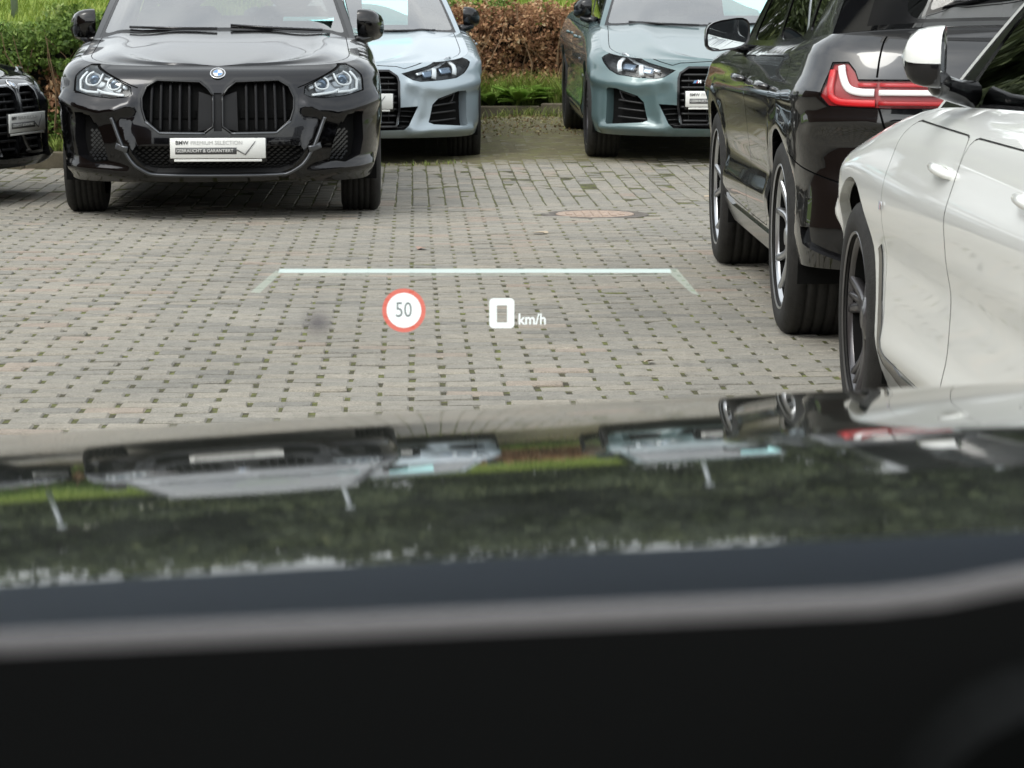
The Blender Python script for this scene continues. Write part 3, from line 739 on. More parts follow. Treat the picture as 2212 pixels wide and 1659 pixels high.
STY_A = dict(W=.912, nose=2.175, tail=-2.215, yf=1.335, yr=-1.335, R=.338, rim=.235, tw=.225, Ra=.375, cf=.60, nf=2.7, cr=.5, nr=2.8, waist=.0,
    belt=[(2.2, .850), (2.0, .862), (1.75, .885), (1.4, .925), (1.0, .985), (0, 1.0), (-1.4, 1.03), (-2.0, 1.03), (-2.22, 1.0)],
    side_off=[(.18, .07), (.3, .035), (.45, .012), (.6, 0), (.75, .008), (.88, .035), (1.05, .07)],
    front_off=[(.18, .11), (.24, .05), (.30, .012), (.42, 0), (.52, .008), (.62, .03), (.70, .05), (.78, .075), (.86, .10)],
    rear_off=[(.2, .06), (.35, 0), (.6, .0), (.8, .03), (1.0, .08)], rf=.11, rs=.10, rr=.10, zbot=.205, ycowl=1.02, yrear=-1.95, cowlbow=.13, rearbow=.1,
    sill=[(2.175, .215), (1.9, .22), (1.6, .27), (.9, .20), (-.9, .20), (-1.7, .28), (-2.2, .30)],
    centre_f=[(2.2, .850), (2.12, .872), (2.0, .900), (1.8, .938), (1.5, .990), (1.2, 1.035), (.9, 1.07)], centre_r=[(-2.3, 1.0), (-1.9, 1.05), (-1.5, 1.1)],
    hood_lines=[(.60, .02, .80, 1.0, .014, .10), (.34, .0, .55, 1.0, -.004, .12)],
    bumps=[('f', [(.88, .665), (.66, .605), (.50, .64)], .030, .045, 0), ('f', [(.57, .60), (.50, .42), (.45, .33)], .012, .03, 0), ('f', [(.86, .30), (.62, .27), (.45, .235)], .03, .04, 0)],
    roof=dict(y0=.25, y1=-1.75, z=[(.25, 1.47), (-.4, 1.55), (-1.2, 1.54), (-1.75, 1.47)], x=[(.25, .60), (-.8, .63), (-1.75, .57)], bow=.10, bowr=.05, crown=.035),
    frame_black=True, windows=[[(.12, .05), (.46, .05), (.46, .9), (.06, .9)], [(.49, .05), (.86, .05), (.86, .9), (.49, .9)]],
    doors=[[(.84, .95), (.76, .6), (.80, .30), (-.15, .30), (-.20, .95)], [(-.2, .95), (-.15, .30), (-.85, .30), (-1.0, .5), (-1.15, .95)]],
    regions=A_regions, extras=A_extras, layers=[('f', A_HL, ('headlight', 'lens'), M['lens'], True)], wheel='v', rimmat=M['alloy_dark'], mirror=(.60, 1.06), mirror_k=1.12, fold=True, seat_z=.5, h=.032, hv=.018)

# ---- B, C, E, F : low four-door coupe, narrow tall kidneys
B_HL = [(.340, .677), (.415, .634), (.47, .622), (.62, .630), (.74, .645), (.80, .675), (.868, .755), (.868, .785), (.82, .797), (.72, .785), (.55, .728)]
B_KID = [(.032, .655), (.048, .672), (.090, .690), (.236, .690), (.292, .655), (.302, .62), (.302, .42), (.28, .30), (.10, .30), (.032, .40)]
B_LOW = [(.315, .432), (.445, .440), (.375, .300), (.34, .268), (.0, .262), (.0, .33), (.06, .31), (.30, .31)]
B_SIDE = [(.800, .548), (.740, .545), (.60, .495), (.555, .45), (.535, .36), (.522, .322), (.56, .306), (.80, .286), (.815, .30), (.815, .53)]
def B_regions(reg, p, S):
    reg('f', [(.330, .678), (.412, .629), (.47, .617), (.62, .625), (.743, .640), (.805, .672), (.874, .755), (.873, .788), (.82, .801), (.72, .790), (.55, .732)], ('body',), M['gap'], .005, wmat=M['gap'])
    reg('f', B_HL, ('headlight',), M['lamp_dark'], .05, wmat=M['lamp_dark'])
    reg('f', B_LOW, ('lower_intake',), M['under'], .06, wmat=M['gloss'])
    reg('f', [(.018, .65), (.04, .686), (.086, .703), (.240, .703), (.304, .662), (.318, .62), (.318, .41), (.29, .285), (.09, .285), (.018, .39)], ('grille',), S.get('kid_mat', M['gloss']), -.006, wmat=S.get('kid_mat', M['gloss']))
    reg('f', B_KID, ('grille',), M['under'], .06, wmat=M['gloss'])
    reg('f', B_SIDE, ('side_intake',), M['under'], .07, wmat=p)
    reg('f', stroke([(.80, .812), (.70, .797), (.36, .712), (.30, .728), (.0, .742)], .005), ('body',), M['gap'], .005)
    reg('s', [(-1.86, .46), (-2.0, .46), (-2.0, .40), (-1.86, .40)][:3], ('body',), p, 0, h=.2)
    reg('t', [(-.26, .80), (-.20, .90), (.10, .90), (.12, .80), (-.10, .78)], ('taillight',), M['red'], .004)
    reg('r', [(.0, .35), (.0, .25), (.62, .25), (.70, .35)], ('diffuser',), M['gloss'], .02)
    # skirt: dark insert running back and down behind the front wheel
    reg('s', [(1.000, .575), (.945, .590), (.925, .44), (.865, .335), (.60, .285), (-.80, .285), (-.80, .235), (.62, .235), (.915, .275), (.972, .40)], ('sill_trim',), M['gloss'], -.004)
def B_extras(root, PS, conv, S, p, PB, L):
    for sd in (1, -1):
        g = L['objs'][('grille#r' if sd > 0 else 'grille#l',)]; zz = .325
        while zz < .68:
            xo = np.interp(zz, [.30, .42, .62, .655, .69], [.28, .300, .300, .290, .232]) - .003; xi = np.interp(zz, [.30, .40, .655, .672, .69], [.10, .034, .034, .050, .09]) + .003
            strip_on(PS, conv('f', [(xi, zz), (xo, zz)], sd), .016, .022, -.026).build('slat', M['plastic'], g); zz += .047
        for xx in (.10, .235): strip_on(PS, conv('f', [(xx, .32), (xx, .67)], sd), .006, .02, -.05).build('grille_bar', M['plastic'], g)
        si = L['objs'][('side_intake#r' if sd > 0 else 'side_intake#l',)]
        for (x0, z0, x1, z1) in ((.735, .522, .62, .485), (.745, .462, .565, .440), (.745, .402, .545, .385), (.745, .345, .53, .332)):
            pts = [(x0, z0), (x1, z1)] if z0 < .5 else [(x0, z0), (x1, z1)]
            strip_on(PS, conv('f', pts, sd), .012, .022, -.030).build('slat', M['plastic'], si)
        strip_on(PS, conv('f', [(.735, .522), (.72, .475), (.70, .462)], sd), .010, .02, -.030).build('slat', M['plastic'], si)
        lo = L['objs'][('lower_intake#r' if sd > 0 else 'lower_intake#l',)]
        for zq in (.30, .335, .37, .405): strip_on(PS, conv('f', [(.31, zq), (.36 + (zq - .3) * .55, zq)], sd), .007, .02, -.04).build('slat', M['plastic'], lo)
        for zq in (.285,): strip_on(PS, conv('f', [(.01, zq), (.34, zq)], sd), .007, .02, -.04).build('slat', M['plastic'], lo)
        hp = hl_parent(L, sd)
        for (a, b_) in (((.775, .768), (.742, .668)), ((.60, .722), (.582, .645))):
            strip_on(PS, conv('f', [a, b_], sd), .034, .012, -.018).build('light_guide', M['lamp_tube'], hp)
        for (cx_, cz_) in ((.69, .708), (.545, .680)):
            strip_on(PS, conv('f', [(cx_ - .045, cz_), (cx_ + .045, cz_ + .012)], sd), .055, .02, -.035).build('projector', M['lamp_blue'], hp)
        strip_on(PS, conv('f', [(.45, .682), (.58, .728), (.72, .768), (.80, .785)], sd), .026, .006, -.028).build('lamp_trim', M['lamp_house'], hp)
        if S.get('handles', True):
            for yy in (.10, -.88):
                pp = PS(np.array([conv('s', [(yy, .835)], sd)[0][0]]), np.array([.835]))[0]
                b = MB(); b.tube([pp + (sd * .002, .115, .008), pp + (sd * .014, .07, .012), pp + (sd * .018, 0, .010), pp + (sd * .014, -.07, .006), pp + (sd * .0, -.11, 0)], [.008, .012, .013, .012, .008], 10)
                b.build('door_handle', p, root)
                b = MB(); n_ = 20; b.lathe([(0, .0), (.001, .05), (0, .058)], n_, 'y'); o = b.build('handle_recess', M['gap'] if S.get('dark_cup') else p, root, loc=tuple(pp + (sd * .001, -.01, -.012)), rot=(0, 0, sd * math.pi / 2)); o.scale = (1.5, 1, .55)
            # side badge behind the front wheel
            pp, e = frame_at(PS, conv('s', [(.86, .700)], sd)[0][0], .700, .002)
            o = empty('side_badge', pp, e, root); b = MB()
            for k_, mt in enumerate((0, 1, 2)): b.add([(-.028 + k_ * .009, -.012, .002), (-.022 + k_ * .009, -.012, .002), (-.012 + k_ * .009, .012, .002), (-.018 + k_ * .009, .012, .002)], [(0, 1, 2, 3)], mt)
            b.build('stripes', [M['logo_b'], M['m_blue'], M['red']], o, smooth=False); text('M', .032, (.004, 0, .002), (0, 0, 0), M['chrome'], o)
        if S.get('kid_badge', True) and sd < 0:
            pp, e = frame_at(PS, conv('f', [(.17, .60)], 1)[0][0], .60, -.006); o = empty('grille_badge', pp, e, root)
            b = MB(); [b.add([(-.034 + k_ * .011, -.010, .002), (-.025 + k_ * .011, -.010, .002), (-.013 + k_ * .011, .010, .002), (-.022 + k_ * .011, .010, .002)], [(0, 1, 2, 3)], k_) for k_ in range(3)]
            b.build('stripes', [M['logo_b'], M['m_blue'], M['red']], o, smooth=False); text('M', .032, (.0, 0, .003), (0, 0, 0), M['chrome'], o, bold=.001)
    pp, e = frame_at(PS, 0, .705, .001); badge(root, pp, e, .040)
    c, n = on(PS, 0, .50, .016); plate(root, (0, float(c[1]) + .020, .475), 0)
    for (q0, q1) in ((-.75, -.05), (.05, .72)):
        a = PB(np.array([q0]), np.array([1.0]))[0]; b_ = PB(np.array([q1]), np.array([1.0]))[0]
        b = MB(); b.tube([a + (0, .03, .012), (a + b_) / 2 + (0, .012, .014), b_ + (0, -.03, .02)], .008, 6); b.build('wiper', M['gloss'], root)
STY_B = dict(W=.926, nose=2.278, tail=-2.498, yf=1.428, yr=-1.428, R=.338, rim=.240, tw=.245, Ra=.375, cf=.66, nf=2.5, cr=.6, nr=2.6, waist=.0,
    belt=[(2.3, .745), (2.1, .762), (1.8, .805), (1.42, .875), (1.1, .93), (.85, .955), (0, .985), (-1.2, 1.01), (-1.9, 1.005), (-2.3, .965), (-2.5, .93)],
    side_off=[(.18, .06), (.26, .028), (.34, .012), (.45, .016), (.55, .018), (.66, .002), (.74, 0), (.84, .022), (.92, .05), (1.0, .085)],
    front_off=[(.18, .10), (.23, .03), (.28, .0), (.36, .012), (.50, .018), (.60, .03), (.68, .055), (.75, .085)],
    rear_off=[(.2, .08), (.35, .02), (.6, .0), (.8, .01), (.95, .04)], rf=.085, rs=.095, rr=.05, zbot=.19, ycowl=.90, yrear=-1.95, cowlbow=.15, rearbow=.08,
    sill=[(2.278, .205), (1.9, .21), (1.7, .24), (.95, .19), (-.95, .19), (-1.7, .24), (-2.5, .26)],
    centre_f=[(2.3, .745), (2.2, .775), (2.05, .805), (1.7, .865), (1.3, .925), (.9, .975), (.7, .99)], centre_r=[(-2.6, .93), (-2.4, .985), (-2.1, 1.02), (-1.8, 1.03)],
    hood_lines=[(.38, .0, .62, 1.0, .012, .10), (.0, .0, .0, 1.0, -.004, .25)],
    bumps=[('f', [(.90, .60), (.60, .565), (.42, .60)], .028, .05, 0), ('f', [(.47, .52), (.45, .40), (.40, .29)], .018, .045, 0), ('f', [(.85, .255), (.55, .262), (.40, .235)], .032, .035, 0),
           ('s', [(1.9, .66), (1.0, .70), (-1.0, .76), (-2.2, .80)], .004, .05, 0), ('s', [(.9, .32), (-1.0, .36)], .010, .05, 0)],
    roof=dict(y0=.20, y1=-1.35, z=[(.20, 1.33), (-.4, 1.40), (-.9, 1.39), (-1.35, 1.33)], x=[(.20, .615), (-.6, .63), (-1.35, .56)], bow=.11, bowr=.06, crown=.04),
    frame_black=True, windows=[[(.085, .025), (.42, .025), (.43, .92), (.06, .9)], [(.45, .025), (.80, .035), (.93, .45), (.82, .90), (.46, .92)]],
    doors=[[(.80, .93), (.86, .78), (.88, .6), (.90, .45), (.88, .305), (-.02, .28), (-.06, .55), (-.06, .93)], [(-.06, .93), (-.06, .55), (-.02, .28), (-.85, .28), (-1.0, .42), (-1.16, .66), (-1.28, .935)]],
    regions=B_regions, extras=B_extras, layers=[('f', B_HL, ('headlight', 'lens'), M['lens'], True)], wheel='y', rimmat=M['alloy_dark'], mirror=(.36, 1.065), fold=True, mirror_cap=M['gloss'], h=.032, hv=.018)

# ---- D : tall estate / SUV, seen from behind
D_TL = [(-.135, 1.012), (-.065, 1.014), (-.03, .985), (-.012, .955), (.60, .957), (.60, .865), (.10, .862), (-.12, .868), (-.15, .90)]
def D_regions(reg, p, S):
    reg('f', [(.03, .82), (.1, .84), (.32, .84), (.38, .78), (.34, .60), (.1, .59), (.03, .62)], ('grille',), M['under'], .04, wmat=M['chrome'])
    reg('f', [(.47, .80), (.55, .72), (.80, .74), (.86, .83), (.80, .86), (.60, .85)], ('headlight',), M['lamp_house'], .02)
    reg('f', [(.0, .45), (.6, .45), (.7, .33), (.0, .30)], ('lower_intake',), M['under'], .05)
    reg('t', [(-.139, 1.016), (-.062, 1.018), (-.026, .988), (-.010, .959), (.603, .961), (.603, .861), (.10, .858), (-.122, .864), (-.154, .90)], ('body',), M['gap'], .004, h=.05)
    reg('t', D_TL, ('taillight',), M['red_dark'], .012, h=.03, wmat=M['gloss'])
    # tailgate shut lines
    reg('t', stroke([(.075, 1.16), (.062, 1.02), (.060, .965)], .008), ('body',), M['gap'], .008)
    reg('t', stroke([(.075, .862), (.095, .80), (.16, .66), (.30, .62), (.62, .61)], .008), ('body',), M['gap'], .008)
    reg('t', stroke([(-.52, .70), (-.30, .655), (-.05, .60), (.10, .60)], .006), ('body',), M['gap'], .006)
    reg('t', [(-.28, .44), (-.02, .45), (.10, .36), (-.06, .33), (-.26, .38)], ('bumper_vent',), M['gloss'], .02)
    reg('r', [(.0, .38), (.0, .25), (.58, .25), (.66, .38)], ('diffuser',), M['plastic'], .02)
    reg('s', stroke([(-1.30, 1.02), (-1.42, .93), (-1.43, .86)], .006), ('body',), M['gap'], .006)
    reg('s', [(.93, .42), (.90, .36), (.60, .33), (-.90, .33), (-.90, .26), (.65, .26), (.95, .32)], ('sill_trim',), M['gloss'], -.010)
def D_extras(root, PS, conv, S, p, PB, L):
    for sd in (1, -1):
        tl = L['objs'][('taillight#r' if sd > 0 else 'taillight#l',)]
        strip_on(PS, conv('t', smooth_poly([(-.090, 1.004), (-.080, .975), (-.050, .925), (.0, .914), (.055, .914)], 2, False), sd), .026, .012, -.002).build('light_bar', M['tail_white'], tl)
        strip_on(PS, conv('t', [(.072, .914), (.35, .914)], sd), .020, .012, -.002).build('light_bar', M['tail_white'], tl)
        strip_on(PS, conv('t', smooth_poly([(-.128, .99), (-.120, .93), (-.105, .882), (.0, .878), (.06, .878)], 2, False), sd), .026, .012, -.006).build('light_bar', M['red'], tl)
        strip_on(PS, conv('t', [(.072, .878), (.5, .878)], sd), .018, .012, -.006).build('light_bar', M['red_dark'], tl)
        strip_on(PS, conv('t', [(-.01, .941), (.06, .941)], sd), .014, .008, -.006).build('light_bar', M['red'], tl)
        strip_on(PS, conv('t', [(.072, .941), (.30, .941)], sd), .014, .008, -.006).build('light_bar', M['red'], tl)
        for yy in (.02, -.92):
            pp = PS(np.array([conv('s', [(yy, .90)], sd)[0][0]]), np.array([.90]))[0]
            b = MB(); b.tube([pp + (sd * .004, .115, .004), pp + (sd * .030, .07, .008), pp + (sd * .034, 0, .006), pp + (sd * .030, -.07, .004), pp + (sd * .004, -.11, 0)], [.009, .015, .016, .015, .010], 10)
            b.build('door_handle', p, root)
    b = MB(); b.tube([(-.36, S['tail'] - .01, .28), (.36, S['tail'] - .01, .28)], .02); b.build('bumper_trim', M['satin'], root)
STY_D = dict(W=.930, nose=2.145, tail=-2.105, yf=1.285, yr=-1.285, R=.362, rim=.262, tw=.255, Ra=.395, cf=.55, nf=2.8, cr=.42, nr=2.7, waist=.0,
    belt=[(2.2, .93), (1.9, .95), (1.4, 1.0), (1.0, 1.02), (0, 1.035), (-.9, 1.06), (-1.3, 1.09), (-1.8, 1.11), (-2.1, 1.10)],
    side_off=[(.22, .06), (.32, .035), (.42, .02), (.55, .028), (.68, .012), (.80, .0), (.90, .008), (1.0, .04), (1.1, .07)],
    front_off=[(.2, .08), (.3, .01), (.45, 0), (.7, .02), (.9, .06)],
    rear_off=[(.22, .10), (.30, .05), (.42, .0), (.56, .01), (.64, .035), (.76, .045), (.86, .03), (.95, .05), (1.1, .11)], rf=.1, rs=.075, rr=.06, zbot=.25, ycowl=1.0, yrear=-1.74, cowlbow=.12, rearbow=.10,
    sill=[(2.145, .26), (1.7, .30), (.9, .25), (-.9, .25), (-1.6, .30), (-2.1, .30)],
    centre_f=[(2.2, .93), (2.1, .96), (1.6, 1.05), (1.0, 1.10)], centre_r=[(-2.2, 1.10), (-1.95, 1.13), (-1.7, 1.15)], bootgroove=False,
    bumps=[('s', [(2.0, .80), (1.0, .83), (-1.0, .88), (-1.9, .91)], .016, .04, 0), ('s', [(.9, .43), (-.9, .47)], .012, .06, 0),
           ('s', [(-.84, .50), (-.90, .62), (-1.0, .72), (-1.285, .79), (-1.57, .72), (-1.68, .62), (-1.73, .50)], .008, .05, 0), ('s', [(1.73, .50), (1.57, .72), (1.285, .79), (1.0, .72), (.86, .55)], .008, .05, 0), ('t', [(-.2, .80), (.6, .80)], .012, .03, 0)],
    roof=dict(y0=.22, y1=-1.78, z=[(.22, 1.55), (-.4, 1.63), (-1.2, 1.63), (-1.78, 1.59)], x=[(.22, .62), (-.8, .66), (-1.78, .61)], bow=.10, bowr=.09, crown=.03),
    frame_black=True, windows=[[(.10, .04), (.42, .04), (.43, .92), (.06, .9)], [(.45, .04), (.74, .05), (.75, .92), (.46, .92)], [(.765, .06), (.80, .06), (.865, .26), (.88, .60), (.86, .88), (.775, .90)]],
    rear_trim=[(-.86, .03), (.86, .03), (.88, .97), (-.88, .97)], rear_win=[(-.70, .05), (.70, .05), (.76, .9), (-.76, .9)],
    doors=[[(.82, .98), (.74, .7), (.78, .36), (-.10, .35), (-.14, .6), (-.14, 1.0)], [(-.14, 1.0), (-.14, .6), (-.10, .35), (-.78, .35), (-.86, .5), (-1.0, .76), (-1.12, 1.02)]],
    regions=D_regions, extras=D_extras, layers=[('t', D_TL, ('taillight', 'lens'), M['lens'], True), ('f', [(.47, .80), (.55, .72), (.80, .74), (.86, .83), (.80, .86), (.60, .85)], ('headlight', 'lens'), M['lens'], True)], wheel='v', rimmat=M['alloy'], mirror=(.42, 1.075), mirror_k=.82, mirror_x=.03, trim_poly=[(.012, -.001), (.80, -.001), (.885, .22), (.90, .93), (.035, .93)], tint_r=True, seat_z=.6)

# ------------------------------------------------------------------ ground height
def sstep(a, b, x): t = np.clip((np.asarray(x, float) - a) / (b - a), 0, 1); return t * t * (3 - 2 * t)
def gz(x, y):
    """the bays at the back right rise gently towards the kerb"""
    return np.interp(y, [0, 17, 19.65, 22.5, 24.3, 60], [0, 0, .045, .108, .135, .135]) * (.12 + .88 * sstep(-.2, 1.0, x)) * 1.0
cars = {}
A_ = make_car('parked_car', STY_A, (-1.075 - .065, 14.6 + 2.175, .0), math.pi + .030, M['black_met'])
tag(A_, 'black compact people carrier facing us with wide black kidney grille and white dealer plate', 'car')
Bs = dict(STY_B); B_ = make_car('parked_car', Bs, (-.41, 19.4 + 2.278, -.0), math.pi, M['blue'], -.004)
tag(B_, 'light silver blue coupe half hidden behind the black people carrier', 'car')
C_ = make_car('parked_car', STY_B, (2.20, 18.88 + 2.278, .076), math.pi, M['green'], -.022)
tag(C_, 'grey green coupe parked in front of the brown dead hedge', 'car')
D_ = make_car('parked_car', STY_D, (2.27 + .028, 9.70 + 1.285, 0), -.022, M['black'])
tag(D_, 'black estate car seen from behind with red and white tail lights', 'car')
Es = dict(STY_B); Es.update(mirror=(.34, 1.10), mirror_cap=M['white'], gapmat=mat('pale_gap', (.10, .10, .095), .8), mirror_k=.84, fold_x=-.025, Ra=.398)
E_ = make_car('parked_car', Es, (2.165 - .03, 7.42 - 1.428, 0), -.022, M['white'])
tag(E_, 'white coupe at the edge of the picture with folded mirror and dark grey wheels', 'car')
Fs = dict(STY_B); Fs.update(kid_mat=M['chrome'], kid_badge=False, rimmat=M['alloy'])
_h = math.atan2(-math.cos(R(-16)), -math.sin(R(16)) * 1.0)
F_dir = (math.cos(R(-16)), math.sin(R(-16)))
F_ = make_car('parked_car', Fs, (-2.36 - 2.278 * F_dir[0], 16.15 - 2.278 * F_dir[1], 0), math.atan2(-F_dir[0], F_dir[1]), M['grey'])
tag(F_, 'dark car pointing sideways at the far left with only its nose in view', 'car')

# ------------------------------------------------------------------ paving
def nodes_of(name):
    m = bpy.data.materials.new(name); m.use_nodes = True; n = m.node_tree.nodes; return m, n, m.node_tree.links, n['Principled BSDF']
def N_(n, t, **k):
    x = n.new(t)
    for a, b in k.items():
        if a in x.inputs: x.inputs[a].default_value = b
        else: setattr(x, a, b)
    return x
def ramp(n, l, src, stops):
    c = n.new('ShaderNodeValToRGB'); e = c.color_ramp.elements
    while len(e) < len(stops): e.new(.5)
    for i, (p, col) in enumerate(stops): e[i].position = p; e[i].color = (*col, 1)
    l.new(src, c.inputs[0]); return c.outputs[0]
def ground_common(n, l):
    g = N_(n, 'ShaderNodeNewGeometry'); sp = N_(n, 'ShaderNodeSeparateXYZ'); l.new(g.outputs['Position'], sp.inputs[0])
    big = N_(n, 'ShaderNodeTexNoise', Scale=.9, Detail=6.0, Roughness=.6); l.new(g.outputs['Position'], big.inputs['Vector'])
    # the old bays are overgrown with moss from about 19 m on
    a = N_(n, 'ShaderNodeMapRange'); l.new(sp.outputs[1], a.inputs[0]); a.inputs['From Min'].default_value = 18.9; a.inputs['From Max'].default_value = 19.6; a.inputs['To Max'].default_value = .92
    med = N_(n, 'ShaderNodeTexNoise', Scale=5.0, Detail=8.0, Roughness=.7); l.new(g.outputs['Position'], med.inputs['Vector'])
    b = N_(n, 'ShaderNodeMapRange'); l.new(med.outputs[0], b.inputs[0]); b.inputs['From Min'].default_value = .35; b.inputs['From Max'].default_value = .62; b.inputs['To Min'].default_value = .45
    c = N_(n, 'ShaderNodeMath', operation='MULTIPLY', use_clamp=True); l.new(a.outputs[0], c.inputs[0]); l.new(b.outputs[0], c.inputs[1])
    return g, big, med, c.outputs[0]
def brick_material():
    m, n, l, b = nodes_of('concrete_brick'); g, big, med, moss = ground_common(n, l)
    at = N_(n, 'ShaderNodeAttribute', attribute_name='tone')
    base = ramp(n, l, at.outputs['Fac'], [(0, (.215, .206, .183)), (.25, (.262, .248, .216)), (.6, (.290, .270, .230)), (.88, (.318, .290, .240)), (1, (.315, .262, .215))])
    fine = N_(n, 'ShaderNodeTexNoise', Scale=160.0, Detail=4.0, Roughness=.75); l.new(g.outputs['Position'], fine.inputs['Vector'])
    fr = N_(n, 'ShaderNodeMapRange'); l.new(fine.outputs[0], fr.inputs[0]); fr.inputs['From Min'].default_value = .3; fr.inputs['From Max'].default_value = .7; fr.inputs['To Min'].default_value = .66; fr.inputs['To Max'].default_value = 1.30
    br = N_(n, 'ShaderNodeMapRange'); l.new(big.outputs[0], br.inputs[0]); br.inputs['From Min'].default_value = .3; br.inputs['From Max'].default_value = .7; br.inputs['To Min'].default_value = .86; br.inputs['To Max'].default_value = 1.10
    mm = N_(n, 'ShaderNodeTexNoise', Scale=22.0, Detail=6.0, Roughness=.7); l.new(g.outputs['Position'], mm.inputs['Vector'])
    mr = N_(n, 'ShaderNodeMapRange'); l.new(mm.outputs[0], mr.inputs[0]); mr.inputs['From Min'].default_value = .3; mr.inputs['From Max'].default_value = .7; mr.inputs['To Min'].default_value = .80; mr.inputs['To Max'].default_value = 1.14
    p1 = N_(n, 'ShaderNodeMath', operation='MULTIPLY'); l.new(fr.outputs[0], p1.inputs[0]); l.new(br.outputs[0], p1.inputs[1])
    p2 = N_(n, 'ShaderNodeMath', operation='MULTIPLY'); l.new(p1.outputs[0], p2.inputs[0]); l.new(mr.outputs[0], p2.inputs[1])
    sc = N_(n, 'ShaderNodeVectorMath', operation='SCALE'); l.new(base, sc.inputs[0]); l.new(p2.outputs[0], sc.inputs['Scale'])
    mx = N_(n, 'ShaderNodeMixRGB'); l.new(moss, mx.inputs[0]); l.new(sc.outputs[0], mx.inputs[1])
    mc = ramp(n, l, mm.outputs[0], [(.3, (.075, .068, .03)), (.5, (.13, .12, .045)), (.7, (.19, .16, .09))]); l.new(mc, mx.inputs[2])
    l.new(mx.outputs[0], b.inputs['Base Color']); b.inputs['Roughness'].default_value = .85; b.inputs['Specular IOR Level'].default_value = .3
    bp = N_(n, 'ShaderNodeBump', Strength=.6, Distance=.004); l.new(fine.outputs[0], bp.inputs['Height']); l.new(bp.outputs[0], b.inputs['Normal'])
    return m
def joint_material():
    m, n, l, b = nodes_of('joint_moss'); g, big, med, moss = ground_common(n, l)
    x = N_(n, 'ShaderNodeTexNoise', Scale=14.0, Detail=6.0, Roughness=.7); l.new(g.outputs['Position'], x.inputs['Vector'])
    c = ramp(n, l, x.outputs[0], [(.30, (.035, .031, .022)), (.44, (.065, .058, .034)), (.54, (.10, .105, .032)), (.66, (.18, .20, .05))])
    l.new(c, b.inputs['Base Color']); b.inputs['Roughness'].default_value = .95
    f = N_(n, 'ShaderNodeTexNoise', Scale=220.0, Detail=3.0); l.new(g.outputs['Position'], f.inputs['Vector'])
    bp = N_(n, 'ShaderNodeBump', Strength=1.0, Distance=.006); l.new(f.outputs[0], bp.inputs['Height']); l.new(bp.outputs[0], b.inputs['Normal'])
    return m
M['brick'] = brick_material(); M['joint'] = joint_material()
def lot_material():
    m, n, l, b = nodes_of('paved_lot'); g = N_(n, 'ShaderNodeNewGeometry')
    t = N_(n, 'ShaderNodeTexBrick'); t.inputs['Scale'].default_value = 5; t.inputs['Color1'].default_value = (.33, .315, .28, 1); t.inputs['Color2'].default_value = (.29, .28, .255, 1); t.inputs['Mortar'].default_value = (.10, .095, .06, 1)
    t.inputs['Mortar Size'].default_value = .025; l.new(g.outputs['Position'], t.inputs['Vector']); l.new(t.outputs[0], b.inputs['Base Color']); b.inputs['Roughness'].default_value = .9
    return m
BX0, BX1, BY0 = -9.0, 7.0, 2.4; KL, KR, KX = 19.12, 24.32, -1.78
def sheet(name, xs, ys, dz, m, parent=None, f=None):
    xs, ys = np.array(xs), np.array(ys); G = np.stack(np.meshgrid(xs, ys), -1); z = (f or gz)(G[..., 0], G[..., 1]) + dz
    V = np.concatenate([G, z[..., None]], -1).reshape(-1, 3); nx = len(xs); q = []
    I, J = np.meshgrid(np.arange(nx - 1), np.arange(len(ys) - 1)); a = (J * nx + I).ravel()
    Q = np.stack([a, a + 1, a + nx + 1, a + nx], -1); return link(name, fastmesh(name, V, Q, m, smooth=True), parent)
pave = sheet('pavement', np.arange(BX0, BX1 + .01, .25), np.arange(BY0, KR + .01, .26), 0, M['joint'], f=lambda x, y: gz(x, y) - np.interp(y, [15.4, 16], [.0055, .0030])); tag(pave, kind='structure')
lot = lot_material()
for (a, b, c, d) in ((-40, BX0, -30, KL), (BX1, 40, -30, KR), (BX0, BX1, -30, BY0)):
    o = sheet('pavement', np.linspace(a, b, 30), np.linspace(c, d, 60), -.002, lot); tag(o, kind='structure')
def brick_fields():
    out = []
    y = BY0; j = 0
    while y < 15.62:
        n = int((BX1 - BX0) / .2) + 1
        for i in range(n): out.append((BX0 - .01 + .2 * i + (.1 if j % 2 else 0), y + .05, .2, .1))
        y += .1; j += 1
    ncol = int((BX1 - BX0) / .1)
    for i in range(ncol):
        x = BX0 - .01 + .1 * (i + .5); yy = y + (.1 if i % 2 else 0) + .1
        if i % 2: out.append((x, y + .05, .1, .1))
        while yy < (KL if x < KX else KR) - .1: out.append((x, yy, .1, .2)); yy += .2
    return np.array(out)
BR = brick_fields(); nB = len(BR)
dims = BR[:, 2:4] - np.where(BR[:, 2:4] > .15, np.where(BR[:, 3:4] > .15, .006, .0150), np.where(BR[:, 3:4] > .15, .0040, .0078))
jx = rs.normal(0, .0014, (nB, 2)); tone = np.clip(rs.normal(.5, .23, nB), 0, 1); zj = rs.normal(0, .0016, nB); tilt = rs.normal(0, .013, (nB, 2)); rot = rs.normal(0, .006, nB)
# patches of slightly darker replacement bricks, laid long ago
pn = np.array([mnoise.noise(Vector((x * .9, y * .55, 3.1))) for x, y in BR[:, :2]]); tone = np.clip(tone + pn * .28, 0, 1)
def brick_template(dx, dy, jit):
    V = []
    for (ins, z) in ((.0055, 0), (0, -.0055), (0, -.028)):
        for (sx, sy) in ((-1, -1), (1, -1), (1, 1), (-1, 1)): V.append((sx * (dx / 2 - ins), sy * (dy / 2 - ins), z))
    V = np.array(V); V[:8] += jit[:8]; return V
BQ = np.array([(0, 1, 2, 3)] + [(4 + k, 4 + (k + 1) % 4, (k + 1) % 4, k) for k in range(4)] + [(8 + k, 8 + (k + 1) % 4, 4 + (k + 1) % 4, 4 + k) for k in range(4)])
